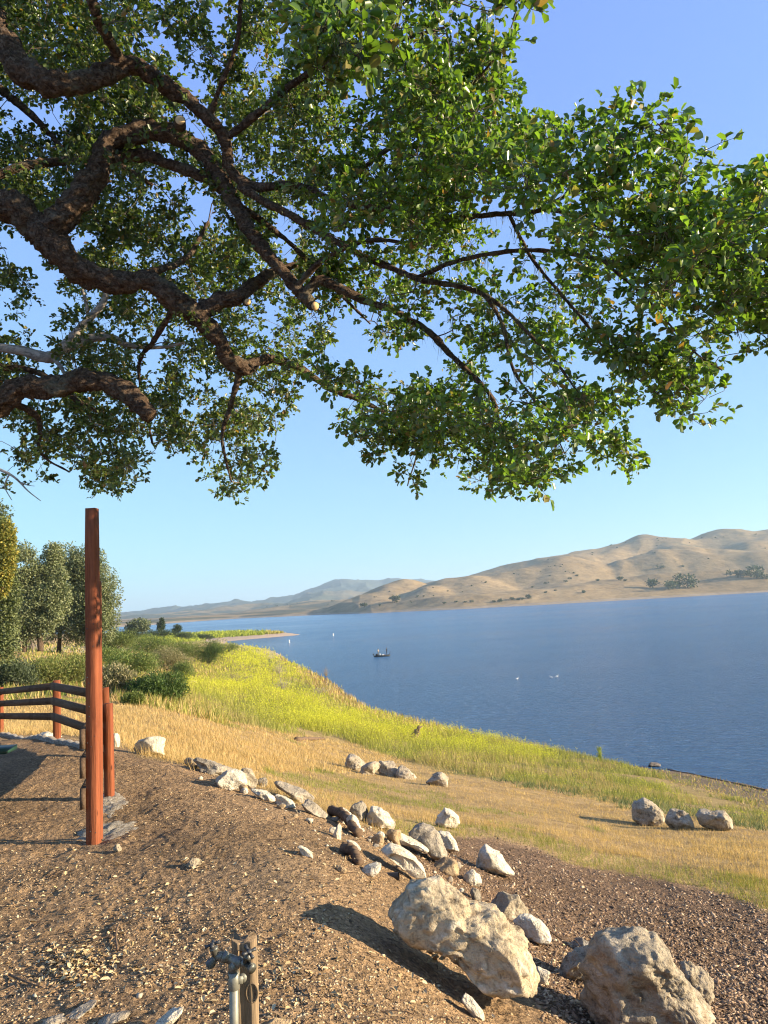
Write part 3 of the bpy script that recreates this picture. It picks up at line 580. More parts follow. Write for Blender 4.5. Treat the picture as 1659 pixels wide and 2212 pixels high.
# the two great rocks in the foreground
big1 = dict(lod=6, seed=101, planes=14, rough=.085, round_=.03, el=(1, 1.0, 1), ridge=.05, pits=.03, sil=[(839, 1985), (848, 1960), (872, 1932), (888, 1898), (920, 1892), (965, 1890), (985, 1903), (1008, 1925), (1030, 1952), (1062, 1962), (1085, 1962), (1108, 1985), (1128, 2020), (1150, 2045), (1162, 2085), (1166, 2140), (1160, 2165), (1118, 2150), (1090, 2155), (1052, 2150), (1030, 2128), (1005, 2090), (975, 2068), (935, 2058), (880, 2050), (850, 2022)])
place_rock('largest_rock', 1002, 2166, 330, 276, .62, 'big', big1, 'largest cream and brown craggy rock tilted beside its black shadow', None, sink=.03)
big2 = dict(lod=6, seed=113, planes=14, rough=.085, round_=.04, el=(1, 1, 1.0), ridge=.035, pits=.03, sil=[(1250, 2110), (1275, 2055), (1290, 2025), (1310, 2010), (1345, 2012), (1390, 2006), (1425, 2016), (1450, 2040), (1455, 2075), (1475, 2110), (1490, 2150), (1520, 2190), (1548, 2240), (1540, 2270), (1300, 2275), (1265, 2230), (1252, 2170)])
place_rock('big_boulder', 1398, 2262, 298, 262, .8, 'pit', big2, 'big rounded tan boulder cut off by the lower right frame', None, sink=.05)
place_rock('boulder', 1258, 2126, 110, 92, .8, 'pit', dict(lod=5, seed=115, planes=12, round_=.1, rough=.12, sil=[(1208, 2120), (1222, 2090), (1250, 2062), (1290, 2040), (1310, 2060), (1300, 2110), (1270, 2130)]), 'shaded low boulder leaning against the left of the big tan boulder', None, sink=.1)
place_rock('boulder', 1502, 2178, 84, 104, .8, 'pit', dict(lod=5, seed=117, planes=12, round_=.1, rough=.14, pits=.05), 'knobbly boulder against the right side of the big tan boulder', None)
place_rock('boulder', 1518, 2222, 62, 56, .8, 'pit', dict(lod=5, seed=118, planes=12, round_=.1, rough=.12), 'small boulder below the knobbly one at the lower right', None)

# ---------------------------------------------------------------- timber: fence, tall post, table
def wood(name, c1, c2, dark, sc=1.0, axis='Z', rough=.75, streak=.6):
    m = M(name); s = {'Z': (26, 26, 1.6), 'X': (1.6, 26, 26)}[axis]; v = m.coord(s); v0 = m.coord()
    g = m.noise(1.0 * sc, 5, .65, v, .5); k = m.noise(2.2, 4, .6, v0); f = m.noise(3.2 * sc, 3, .7, v); kn = m.voro(5.5, m.coord((1.4, 1.4, .55) if axis == 'Z' else (.55, 1.4, 1.4)))
    col = m.mix(c1, c2, m.ramp(g, [(.35, 0.), (.65, 1.)])); col = m.mix(col, dark, m.ramp(k, [(.52, 0.), (.74, streak)]))
    col = m.mix(col, m.ramp(f, [(.3, .6), (.5, 1.), (.75, 1.15)]), .8, 'MULTIPLY')
    col = m.mix(dark, col, m.ramp(kn, [(.05, .15), (.10, 1.)]))
    n = m.bump(g, .006, 1.0); n = m.bump(f, .003, 1.0, n)
    return m.done(m.bsdf(col, rough, n, Specular_IOR_Level=.12))
W_RED = wood('redwood_stained_post', (.17, .047, .021), (.25, .080, .034), (.05, .016, .009))
W_RAIL = wood('dark_brown_painted_rail', (.10, .062, .038), (.15, .098, .062), (.03, .02, .014), axis='X', rough=.85)
W_OLD = wood('weathered_grey_timber', (.16, .11, .065), (.28, .20, .12), (.035, .024, .016), rough=.9, streak=.8)
W_LOG = wood('rotting_dark_log', (.10, .065, .042), (.19, .13, .085), (.03, .02, .015), axis='X', rough=.95)
STEEL = (lambda m: m.done(m.bsdf((.32, .32, .30), .4, Metallic=.9)))(M('galvanised_steel'))
NX = (lambda m: m.done(m.bsdf((.035, .035, .035), .5)))(M('black_bolt_steel'))
def post(mb, b, top, wdt=.089, lean=(0, 0), rot=0.0):
    h = top - b[2]; n = 9; half = wdt / 2; ch = .006
    ring = np.array([(-half + ch, -half), (half - ch, -half), (half, -half + ch), (half, half - ch), (half - ch, half), (-half + ch, half), (-half, half - ch), (-half, -half + ch)])
    c, s = math.cos(rot), math.sin(rot); ring = ring @ np.array([[c, s], [-s, c]]); V = []
    for k in range(n + 1):
        t = k / n; f = .93 if k == n else 1; zz = h * t + (0 if k < n else .004)
        V += [(b[0] + x * f + lean[0] * t + .002 * math.sin(5 * t), b[1] + y * f + lean[1] * t, b[2] + zz) for x, y in ring]
    Q = [(r * 8 + i, r * 8 + (i + 1) % 8, (r + 1) * 8 + (i + 1) % 8, (r + 1) * 8 + i) for r in range(n) for i in range(8)]
    m0 = n * 8; V.append((b[0] + lean[0], b[1] + lean[1], b[2] + h + .004)); T = [(len(V) - 1, m0 + i, m0 + (i + 1) % 8) for i in range(8)]
    mb.add(V, Q, T)
def zpix(px, py, y): return float(at(px, py, y)[2])
P0 = hit(202, 1822); Z0 = zpix(194, 1100, P0[1])
tp = empty('tall_post', P0 - [0, 0, .15], label='tall square redwood post standing free above the fence, dark toward its top', cat='post')
LP = lambda P: np.asarray(P, float) - (P0 - [0, 0, .15])
mb = MB(); post(mb, (0, 0, 0), Z0 - P0[2] + .15, .082, lean=(.012, 0), rot=rad(-5)); obj('post', mb.mesh('post', W_RED), tp)
mb = MB(); post(mb, (.011, .085, 0), Z0 - P0[2] - .40, .04, lean=(.012, 0), rot=rad(-5)); obj('backing_board', mb.mesh('backing_board', W_RED), tp, label='thinner redwood board fixed behind the tall post')
g_ = np.random.default_rng(5); mb = MB(); mb.box((0, 0, 0), (.007, .004, .007)); nail = mb.mesh('nail_head', NX)
for k in range(12): zz = g_.uniform(.15, 1.9); obj('nail_head', nail, tp, (g_.uniform(-.03, .03) + .012 * zz / 2.4, -.042, zz))
# fence
fp = [(-520, 1625, None), (-140, 1592, None), (0, 1586, None), (123, 1597, None), (222, 1648, None), (236, 1722, None)]
FP = [hit(p[0], p[1]) for p in fp]
FP[4] = np.array([-3.3, 9.0, 0.0]); FP[0] = np.array([-9.5, 9.6, 0.0]); FP[1] = np.array([-7.6, 10.8, 0.0])
fence = empty('rail_fence', FP[5] - [0, 0, .1], label='low fence with red posts and three dark brown rails curving round the mound', cat='fence')
FL = lambda P: np.asarray(P, float) - (FP[5] - [0, 0, .1])
for k, P in enumerate(FP):
    mb = MB(); post(mb, FL(P) - [0, 0, .4], FL(P)[2] + (.82 if k < 5 else .83), wdt=.089 if k < 4 else .074, rot=rad([10, 5, 0, 8, 20, 0][k])); obj('post', mb.mesh('post', W_RED), fence)
RP = FP + [P0 + np.array([-.03, .10, 0])]
def rail(a, b, z, ext0=.0, ext1=.0, off=.0):
    a = np.array([a[0], a[1], 0.]); b = np.array([b[0], b[1], 0.]); d = b - a; L = np.linalg.norm(d); d /= L; nrm = np.array([-d[1], d[0], 0])
    side = -1 if nrm @ (np.array([-3, 4, 0]) - (a + b) / 2) < 0 else 1      # rails sit on the camera side of the posts
    nrm = nrm * side; p = a - d * ext0 + nrm * (.0645 + off); q = b + d * ext1 + nrm * (.0645 + off); L = np.linalg.norm(q - p)
    return (p + q) / 2, math.atan2(d[1], d[0]), L
for k in range(len(RP) - 1):
    for zi, zz in enumerate((.745, .54, .325)):
        e1 = .16 if k == len(RP) - 2 else 0.0
        c, a, L = rail(RP[k], RP[k + 1], zz, 0, e1); gz = (RP[k][2] + RP[k + 1][2]) / 2
        mb = MB(); mb.box((0, 0, 0), (L, .038, .14 if k > 3 else .10), bev=0); me = mb.mesh('rail', W_RAIL)
        o = obj('rail', me, fence, FL((c[0], c[1], gz + zz + .0015 * (k % 2)))); o.rotation_euler = (0, -math.atan2(RP[k + 1][2] - RP[k][2], L), a)
CONC = (lambda m: m.done(m.bsdf(m.mix((.20, .155, .10), (.42, .37, .29), m.ramp(m.noise(30, 6, .75, m.coord()), [(.40, 0.), (.58, 1.)])), .95, m.bump(m.noise(50, 5, .75, m.coord()), .025, 1.0))))(M('rough_concrete'))
def pad(name, c, rx, ry, h, seed, label, rot=0.0):
    n = 40; rs = np.linspace(0.02, 1, 12); a = np.arange(n) / n * 2 * np.pi; A, R = np.meshgrid(a, rs); e = 1 + .35 * fbm(xyz(np.cos(A) * 2.5, np.sin(A) * 2.5, seed), 4, seed)
    x = R * rx * np.cos(A) * e; y = R * ry * np.sin(A) * e; x, y = x * math.cos(rot) - y * math.sin(rot), x * math.sin(rot) + y * math.cos(rot)
    z = ground(c[0] + x, c[1] + y) - c[2] + h * (1 - R ** 4 * 1.9) + .022 * fbm(xyz(x * 14, y * 14), 4, seed)
    V = np.stack([x, y, z], -1).reshape(-1, 3); i = np.arange(11)[:, None] * n; j = np.arange(n)[None]; Q = np.stack([i + j, i + (j + 1) % n, i + n + (j + 1) % n, i + n + j], -1).reshape(-1, 4)[:, ::-1]
    return obj(name, raw_mesh(name, V, Q, CONC, True), None, c, label=label, cat='concrete footing')
pad('concrete_footing', hit(232, 1800), .24, .28, .016, 3, 'crumbling pale concrete footing around the foot of the tall post', .3)
pad('concrete_footing', hit(238, 1738), .15, .5, .014, 4, 'narrow strip of rough concrete under the short fence post', .35)
def curb():
    pts = [(-300, 1600), (-120, 1592), (20, 1592), (100, 1600), (150, 1610), (187, 1622)]; P = spline(np.array([hit(*p) for p in pts]), .12)
    V, Q = [], []
    for i, p in enumerate(P):
        g = float(ground(p[0], p[1])); w_ = .075; j = .012 * math.sin(i * 2.1)
        for dy, dz in ((-w_, -.1), (-w_, .045 + j), (w_, .05 + j), (w_, -.3)): V.append((p[0], p[1] + dy, g + dz))
    V = np.array(V); V[:, 2] += .008 * vnoise(V * 9, 4)
    for i in range(len(P) - 1):
        for k in range(3): Q.append((i * 4 + k, i * 4 + 4 + k, i * 4 + 5 + k, i * 4 + 1 + k))
    c = V[0].copy(); obj('concrete_curb', raw_mesh('concrete_curb', V - c, np.array(Q), CONC), None, c, label='low grey concrete curb curving under the dark fence rails', cat='curb')
curb()
GREEN = (lambda m: m.done(m.bsdf((.012, .05, .035), .45, m.bump(m.noise(40, 3, .6, m.coord()), .001, .5))))(M('dark_green_table_paint'))
def table():
    c = at(18, 1584, 6.6); c = np.array([c[0] - 1.30, c[1] + .2, 0.0]); t = empty('picnic_table', c, rad(4), label='dark green picnic table entering at the left edge of the frame', cat='picnic table')
    zt = zpix(10, 1584, 6.6)
    for k in range(5): mb = MB(); mb.box((0, -.30 + .15 * k, zt), (1.84, .14, .04), bev=0); obj('table_board', mb.mesh('table_board', GREEN), t)
    for s in (-1, 1): mb = MB(); mb.box((0, s * .68, .42), (1.84, .26, .045)); obj('bench_seat', mb.mesh('bench_seat', GREEN), t)
    for s in (-1, 1):
        mb = MB(); mb.box((s * .62, 0, .38), (.06, 1.50, .07)); mb.box((s * .62, 0, zt - .06), (.06, .66, .07))
        for q in (-1, 1): mb.tube([(s * .62 + .05, q * .24, zt - .05), (s * .62 + .05, q * .52, -.05)], .035, 6)
        obj('frame', mb.mesh('frame', GREEN), t)
table()

# ---------------------------------------------------------------- the water tap
def tap():
    d = 2.95; k = d / FPX; B = at(500, 2240, d); B[2] = float(ground(B[0], B[1])) - .05
    sx = lambda px, py, dz=0.0: at(px, py, d + dz) - B         # a spot of the tap in its own metres
    t = empty('water_tap', B, label='grey standpipe with two brass garden taps strapped to a weathered post', cat='water tap')
    mb = MB(); top = sx(505, 2098); bot = np.array([top[0] - .010, top[1], 0.0]); mb.tube([bot, top], .0165, 20)
    GP = (lambda m: m.done(m.bsdf(m.mix((.15, .145, .11), (.25, .24, .19), m.ramp(m.noise(14, 4, .6, m.coord()), [(.4, 0.), (.6, 1.)])), .5, Metallic=.25)))(M('dull_galvanised_pipe'))
    DK = (lambda m: m.done(m.bsdf(m.mix((.07, .068, .055), (.17, .16, .13), m.ramp(m.noise(40, 4, .6, m.coord()), [(.4, 0.), (.6, 1.)])), .42, Metallic=.5)))(M('weathered_tap_metal'))
    obj('pipe', mb.mesh('pipe', GP, True), t)
    mb = MB(); a = sx(505, 2118); mb.tube([a - [0, 0, .030], a - [0, 0, .028], a + [0, 0, .028], a + [0, 0, .030]], [.0165, .021, .021, .0165], 20); obj('collar', mb.mesh('collar', GP, True), t)
    mb = MB(); l, r = sx(482, 2066, .0), sx(520, 2080, .0); v = (r - l) / np.linalg.norm(r - l)
    mb.tube([l - v * .004, l, l + v * .014, l + v * .015, r - v * .015, r - v * .014, r, r + v * .002], [.014, .0205, .0205, .0175, .0175, .021, .021, .014], 20)
    c = (l + r) / 2 + v * .004; mb.tube([c, c - [0, 0, .048]], .0175, 20); mb.tube([c - [0, 0, .040], c - [0, 0, .058]], .0205, 20)
    obj('pipe_tee', mb.mesh('pipe_tee', DK, True), t)
    def bib(a, b, spout, hand, hdir, nm):
        g = MB(); g.tube([a, b], [.0155, .0145], 16)
        g.tube([b, b + (spout - b) * .7, b + (spout - b) * .71, spout], [.0135, .0125, .0165, .0155], 16)
        for q in range(3): e = b + (spout - b) * (.74 + .09 * q); g.tube([e, e + (spout - b) * .03], .0178, 16)
        o = obj('valve', g.mesh('valve', DK, True), t)
        g = MB(); g.tube([b, b + (hand - b) * .5, b + (hand - b) * .52, b + (hand - b) * .72, b + (hand - b) * .73, hand], [.013, .0125, .016, .0155, .007, .006], 12); obj('valve_stem', g.mesh('valve_stem', DK, True), o)
        g = MB(); n = (hand - b) / np.linalg.norm(hand - b); u = np.cross(n, hdir); u /= np.linalg.norm(u); w2 = np.cross(n, u)
        g.tube([hand - n * .004, hand + n * .006], .009, 12)
        for q in range(4):
            an = q * math.pi / 2 + .4; e = u * math.cos(an) + w2 * math.sin(an); g.tube([hand, hand + e * .018, hand + e * .027], [.0055, .0058, .0075], 8)
        obj('tap_handle', g.mesh('tap_handle', NX if nm else DK, True), o)
    bib(l, sx(467, 2066, -.0), sx(453, 2084, .02), sx(459, 2040, .0), (0.2, 1, .3), 1)
    bib(r, sx(531, 2080, -.01), sx(546, 2094, -.04), sx(538, 2056, -.035), (1, .3, 0), 1)
    # split timber upright behind the pipe
    x0, x1 = sx(500, 2100, .06), sx(550, 2100, .06); cx = (x0[0] + x1[0]) / 2; yb = x0[1] + .035; zt = sx(530, 2034, .06)[2]; w_ = .088
    n = 34; m_ = 44; V = []; lv = np.concatenate([np.linspace(0, .93, n - 6), np.linspace(.94, 1, 6)])
    for i, f in enumerate(lv):
        for j in range(m_):
            a = j / m_ * 2 * math.pi; c_, s_ = math.cos(a), math.sin(a); q = 1 / max(abs(c_), abs(s_)); q = min(q, 1.30)
            x = c_ * q * w_ / 2; y = s_ * q * .062 / 2; z = f * zt
            crack = -.007 * max(0, math.sin(x * 260 + .8)) ** 6 if s_ < 0 or f > .9 else 0
            V.append((cx + x + crack * c_, yb + y + crack * s_ * 1.4 * -np.sign(s_) * -1, z))
    V = np.array(V); V[:, :2] += .004 * fbm(V * [18, 18, 3], 3, 4)[:, None] * [1, 1]
    top_ = V[:, 2] > zt * .93; V[top_, 2] += .022 * fbm(V[top_] * [60, 60, 0], 3, 8)
    cp_ = np.array([[cx, yb, zt - .012]]); nv = len(V); i = np.arange(n - 1)[:, None] * m_; j = np.arange(m_)[None]
    Q = np.stack([i + j, i + (j + 1) % m_, i + m_ + (j + 1) % m_, i + m_ + j], -1).reshape(-1, 4); jj = np.arange(m_); T = np.stack([np.full(m_, nv), (n - 1) * m_ + jj, (n - 1) * m_ + (jj + 1) % m_], -1)
    o = obj('timber_post', raw_mesh('timber_post', np.concatenate([V, cp_]), [Q, T], W_OLD, False), t, label='split grey weathered timber with a big oval knot')
    g = MB(); kc = sx(538, 2163, .0); kc[1] = yb - .033
    a_ = np.linspace(0, 2 * math.pi, 25)[:-1]; dk_ = np.array([kc + [math.cos(a) * .016, -.0005, math.sin(a) * .026] for a in a_] + [kc + [0, .006, 0]]); g2 = MB(); g2.add(dk_, [], [(24, (i + 1) % 24, i) for i in range(24)]); obj('knot_hole', g2.mesh('knot_hole', W_LOG), o)
    for s, rr in ((0, 1.0), (1, .80)): g.tube([kc + [math.cos(a) * .0215 * rr, -.001 + .0015 * s, math.sin(a) * .033 * rr] for a in np.linspace(0, 2 * math.pi, 25)], .0035 - .0008 * s, 6, False)
    obj('knot', g.mesh('knot', W_OLD, True), o)
    g = MB(); a = sx(505, 2120, -.012); b = sx(524, 2112, .005)
    g.box((a + b) / 2 + [0, -.004, 0], (.035, .003, .026)); g.tube([b + [0, -.006, 0], b + [0, .0, 0]], .016, 16); g.tube([b + [.002, -.009, 0], b + [.002, -.004, 0]], .005, 8); obj('pipe_strap', g.mesh('pipe_strap', GP), t)
tap()

# ---------------------------------------------------------------- logs, pipe stub, driftwood
def log(name, a, b, r0, r1, label, mat=W_LOG, n=26, lift=0.0, seed=3, cat='log', gn=.35):
    A = hit(*a) + [0, 0, lift]; B = hit(*b) + [0, 0, lift]; P = np.array([A + (B - A) * t + [.02 * math.sin(5 * t), 0, .03 * math.sin(3 * t)] for t in np.linspace(0, 1, n)])
    r = (r0 + (r1 - r0) * np.linspace(0, 1, n)) * (1 + .12 * np.sin(np.arange(n) * 1.3)); V, Q, T = tube(P - A, r, 16, True, gn, seed, 18)
    return obj(name, raw_mesh(name, V, [Q, T], mat, False), None, A, label=label, cat=cat)
log('log', (716, 1762), (780, 1814), .045, .035, 'upper dark split log lying among the white rocks', lift=.05)
log('log', (742, 1840), (784, 1874), .04, .032, 'lower charred dark log sunk beside a white angular rock', lift=.02, seed=5)
def stub():
    A = hit(862, 1902); g = MB(); g.tube([(-.10, .02, .025), (0, 0, .03)], .028, 20, False); g.tube([(-.10, .02, .025), (0, 0, .03)], .024, 20, False)
    m = M('black_plastic_pipe'); obj('pipe_stub', g.mesh('pipe_stub', m.done(m.bsdf((.02, .02, .02), .6))), None, A, label='open end of a black pipe poking from the dirt by the slab', cat='pipe')
stub()
def stump():
    A = hit(898, 1602); k = A[1] / FPX; c = np.array([[-10, 0, -4], [-6, 0, 6], [0, 0, 14], [6, 0, 22]]) * k; P = spline(c, .05); V, Q, T = tube(P, np.linspace(8, 6.5, len(P)) * k, 12, True, .4, 3, 6)
    g = MB(); g.add(V, Q, T); e = P[-1]
    g.tube([e, e + [3 * k, 0, 6 * k], e + [11 * k, 0, 9 * k]], [5 * k, 3 * k, .5 * k], 8); g.tube([e, e + [1 * k, 0, 8 * k], e + [5 * k, 0, 12 * k]], [4 * k, 2.2 * k, .4 * k], 8)
    obj('dead_stump', g.mesh('dead_stump', W_OLD), None, A, label='leaning grey forked tree stump in the mustard by the water', cat='stump')
stump()
log('driftwood', (1440, 1664), (1655, 1708), .10, .06, 'dark waterlogged driftwood lying along the shoreline', lift=.02, seed=8, cat='driftwood')
log('driftwood', (640, 1600), (700, 1598), .12, .07, 'short dark log in the grass above the line of four boulders', lift=.05, seed=9, cat='log')
def shore_rock():
    d = rays(1413, 1655); t = (WATER - EYE[2]) / d[2]; P = EYE + d * t; k = P[1] / FPX; V, F = rock_shape(seed=205, lod=4, planes=8, el=(2, 1, .7)); V = V * [26 * k, 18 * k, 12 * k] + [0, 0, 2 * k]
    obj('shore_rock', raw_mesh('shore_rock', V, F, RM['dark'], True), None, P, label='dark rock breaking the surface of the lake just off the shore', cat='rock')
shore_rock()

# ---------------------------------------------------------------- boat, anglers, buoys, birds
def waterpt(px, py): d = rays(px, py); t = (WATER - EYE[2]) / d[2]; return EYE + d * t
def plain(name, c, r=.6, **k): m = M(name); return m.done(m.bsdf(c, r, **k))
def boat():
    P = waterpt(826, 1418); k = P[1] / FPX; L = 34 * k
    b = empty('fishing_boat', P, rad(3), label='small dark flat fishing boat with two anglers, out on the lake', cat='boat')
    st = [(-.50, .34, .34, .04), (-.48, .42, .34, -.06), (-.2, .46, .33, -.10), (.15, .46, .34, -.10), (.38, .36, .38, -.04), (.47, .20, .43, .08), (.50, .05, .46, .2)]
    V = []; n = len(st)
    for x, hw, top, bot in st:
        hw *= 1.7; V += [(x * L, -hw, top), (x * L, -hw * .8, bot), (x * L, hw * .8, bot), (x * L, hw, top), (x * L, hw * .88, top - .02), (x * L, hw * .75, top - .22), (x * L, -hw * .75, top - .22), (x * L, -hw * .88, top - .02)]
    Q = [(i * 8 + j, i * 8 + (j + 1) % 8, i * 8 + 8 + (j + 1) % 8, i * 8 + 8 + j) for i in range(n - 1) for j in range(8)] + [(3, 2, 1, 0), (7, 6, 5, 4), (0, 7, 4, 3)]
    e = (n - 1) * 8; Q += [(e, e + 1, e + 2, e + 3), (e + 3, e + 4, e + 7, e), (e + 4, e + 5, e + 6, e + 7)]
    obj('hull', raw_mesh('hull', np.array(V), np.array(Q), plain('black_hull_paint', (.02, .022, .02), .5)), b)
    def part(nm, c, size, mat, bev=.03): g = MB(); g.box(c, size, bev=bev); return obj(nm, g.mesh(nm, mat), b)
    dk = plain('dark_deck', (.05, .05, .045)); wh = plain('white_plastic', (.62, .60, .55)); rd = plain('faded_red_box', (.35, .16, .12)); bl = plain('black_plastic', (.015, .015, .015), .4)
    part('foredeck', (.30 * L, 0, .31), (.26 * L, .9, .05), dk); part('rear_deck', (-.36 * L, 0, .27), (.2 * L, 1.1, .05), dk)
    part('seat', (-.14 * L, .2, .50), (.35, .4, .42), wh); part('cooler', (.03 * L, 0, .34), (.5, .35, .3), wh); part('tackle_box', (.10 * L, .2, .36), (.35, .3, .25), rd)
    g = MB(); g.box((-.545 * L, 0, .62), (.30, .26, .42), bev=.06); g.box((-.52 * L, 0, .2), (.14, .12, .7), bev=.02); obj('outboard_motor', g.mesh('outboard_motor', bl), b)
    g = MB(); g.tube([(.47 * L, .1, .5), (.50 * L, .1, .95)], .05, 8); g.box((.50 * L, .1, .98), (.3, .16, .16), bev=.04); obj('trolling_motor', g.mesh('trolling_motor', bl), b)
    g = MB(); g.box((-.34 * L, .1, .52), (.55, .5, .5), bev=.08); obj('console', g.mesh('console', bl), b)
    return P, L
BP, BL_ = boat()
def person(loc, rz, label, H=1.75, arm='rod', shirt=(.3, .26, .18), pants=(.06, .07, .09), hat=(.05, .05, .05), hair=(.03, .02, .015)):
    """skinned figure; joints in metres for a height of 1.75"""
    J = dict(pel=(0, 0, .95, .135), wst=(0, .005, 1.08, .125), chs=(0, .01, 1.28, .155), nk0=(0, .01, 1.44, .075), nk=(0, -.005, 1.50, .055), hd=(0, -.02, 1.60, .088), tp=(0, -.015, 1.70, .070), nose=(0, -.105, 1.595, .018))
    E = [('pel', 'wst'), ('wst', 'chs'), ('chs', 'nk0'), ('nk0', 'nk'), ('nk', 'hd'), ('hd', 'tp'), ('hd', 'nose')]
    for s, a in ((-1, 'l'), (1, 'r')):
        J[a + 'hp'] = (s * .09, 0, .90, .10); J[a + 'kn'] = (s * .11, -.03, .50, .062); J[a + 'an'] = (s * .12, .01, .09, .042); J[a + 'toe'] = (s * .135, -.15, .04, .036)
        J[a + 'sh'] = (s * .19, .01, 1.40, .062)
        if arm == 'rod': J[a + 'el'] = (s * .23, -.08, 1.14, .043); J[a + 'wr'] = (s * .09, -.28, 1.12, .030)
        else: J[a + 'el'] = (s * .25, .02, 1.12, .043); J[a + 'wr'] = (s * .19, -.20, 1.02, .030)
        hx, hy, hz = J[a + 'wr'][:3]; J[a + 'ha'] = (hx * .9, hy - .07, hz + .0, .034)
        E += [('pel', a + 'hp'), (a + 'hp', a + 'kn'), (a + 'kn', a + 'an'), (a + 'an', a + 'toe'), ('chs', a + 'sh'), (a + 'sh', a + 'el'), (a + 'el', a + 'wr'), (a + 'wr', a + 'ha')]
        for q in range(4):
            f = a + 'f%d' % q; J[f] = (hx * .9 + (q - 1.5) * .017, hy - .115, hz + .01, .009); J[f + 't'] = (hx * .9 + (q - 1.5) * .015, hy - .135 + .004 * q, hz - .03, .008); E += [(a + 'ha', f), (f, f + 't')]
        J[a + 'th'] = (hx * .9 - s * .035, hy - .085, hz + .02, .010); E.append((a + 'ha', a + 'th'))
    names = list(J); me = bpy.data.meshes.new('person'); sc = H / 1.75
    me.from_pydata([tuple(c * sc for c in J[n][:3]) for n in names], [(names.index(a), names.index(b)) for a, b in E], [])
    o = obj('person', me, None, loc, label=label, cat='person'); o.rotation_euler = (0, 0, rz)
    sk = o.modifiers.new('skin', 'SKIN'); sv = me.skin_vertices[0].data
    for i, n in enumerate(names): sv[i].radius = (J[n][3] * sc,) * 2; sv[i].use_root = n == 'pel'
    o.modifiers.new('sub', 'SUBSURF').levels = 1; o.modifiers['sub'].render_levels = 1
    dg = bpy.context.evaluated_depsgraph_get(); ev = o.evaluated_get(dg); nm = bpy.data.meshes.new_from_object(ev); o.modifiers.clear(); o.data = nm
    V = np.array([v.co[:] for v in nm.vertices]); nm.materials.clear()
    for mt in (plain('skin', (.42, .24, .16), .5), plain('shirt', shirt, .8), plain('trousers', pants, .8), plain('shoes', (.03, .03, .03), .6)): nm.materials.append(mt)
    for p in nm.polygons:
        c = p.center / sc; p.use_smooth = True
        p.material_index = 0 if (c.z > 1.47 or (c.y < -.16 and c.z > .6)) else 1 if c.z > .97 else 3 if c.z < .10 else 2
    g = MB(); g.tube([(0, -.01, 1.63), (0, -.01, 1.665), (0, -.01, 1.72), (0, -.01, 1.755)], [.096, .104, .085, .03], 14); g.tube([(0, -.11, 1.655), (0, -.16, 1.645)], [.07, .055], 10)
    h = obj('hat', g.mesh('hat', plain('hat_cloth', hat, .8), True), o); h.scale = (sc,) * 3
    return o
def onboat(fx, y, z): a = rad(3); return (BP[0] + fx * BL_ * math.cos(a) - y * math.sin(a), BP[1] + fx * BL_ * math.sin(a) + y * math.cos(a), WATER + z)
person(onboat(-.25, -.1, .29), rad(60), 'person in a tan shirt and cap standing at the stern of the boat', shirt=(.42, .33, .2), pants=(.10, .09, .07))
person(onboat(.29, 0, .33), rad(-70), 'person in dark clothes standing in the bow casting out', H=1.82, shirt=(.03, .035, .045), pants=(.03, .035, .05))
def buoy(px, py, hpx, label):
    P = waterpt(px, py); k = P[1] / FPX; h = hpx * k; o = empty('buoy', P, label=label, cat='buoy', group='white marker buoys off the spit')
    g = MB(); g.tube([(0, 0, -.3), (0, 0, h * .55), (0, 0, h * .9), (0, 0, h)], [.22, .22, .20, .08], 14); obj('float', g.mesh('float', plain('white_buoy', (.8, .78, .74), .4), True), o)
    g = MB(); g.tube([(0, 0, h * .6), (0, 0, h * .72)], .226, 14); obj('band', g.mesh('band', plain('orange_band', (.6, .2, .05), .5), True), o)
buoy(625, 1389, 7, 'white marker buoy nearer the beach of the spit'); buoy(720, 1374, 6, 'white marker buoy farther out beyond the spit tip')
def bird(px, py, label, rz):
    P = waterpt(px, py); g = MB(); x = np.linspace(-.28, .24, 9); r = [.01, .05, .10, .125, .13, .12, .10, .06, .02]
    g.tube([(a, 0, .07 + .03 * abs(a)) for a in x], r, 10); g.tube([(.18, 0, .10), (.23, 0, .22), (.24, 0, .30), (.27, 0, .34), (.31, 0, .34)], [.05, .032, .028, .045, .02], 8); g.tube([(.31, 0, .335), (.39, 0, .325)], [.013, .004], 6)
    o = obj('water_bird', g.mesh('water_bird', plain('white_feathers', (.75, .75, .72), .7), True), None, P, label=label, cat='bird', group='white birds on the lake'); o.rotation_euler = (0, 0, rz); o.scale = (.9,) * 3
bird(1117, 1467, 'white water bird apart from the pair, nearest the boat', .3); bird(1191, 1464, 'white water bird on the left of the close pair', 2.6); bird(1203, 1462, 'white water bird on the right of the close pair', .2)
# ---------------------------------------------------------------- foliage tools
def leaves(P, A, N, L, Wd, col, fold=.25, wide=.84):
    """one six-point folded leaf per row: base P, axis A, face normal N"""
    A = A / (np.linalg.norm(A, axis=1, keepdims=True) + 1e-9); Sd = np.cross(A, N); Sd /= np.linalg.norm(Sd, axis=1, keepdims=True) + 1e-9; Nn = np.cross(Sd, A)
    L = L[:, None]; Wd = Wd[:, None]; up = Nn * Wd * fold
    V = np.stack([P, P + A * L * .40 + Sd * Wd * .44 + up, P + A * L * .84 + Sd * Wd * .5 * wide + up * .8, P + A * L - Nn * L * .08, P + A * L * .80 - Sd * Wd * .5 * wide + up * .8, P + A * L * .36 - Sd * Wd * .44 + up], 1)
    n = len(P); b = np.arange(n)[:, None] * 6
    F = np.concatenate([b + [0, 1, 2, 3], b + [0, 3, 4, 5]]); return V.reshape(-1, 3), F, np.repeat(col, 6, 0)
def rnd_dir(n, g): v = g.normal(size=(n, 3)); return v / np.linalg.norm(v, axis=1, keepdims=True)
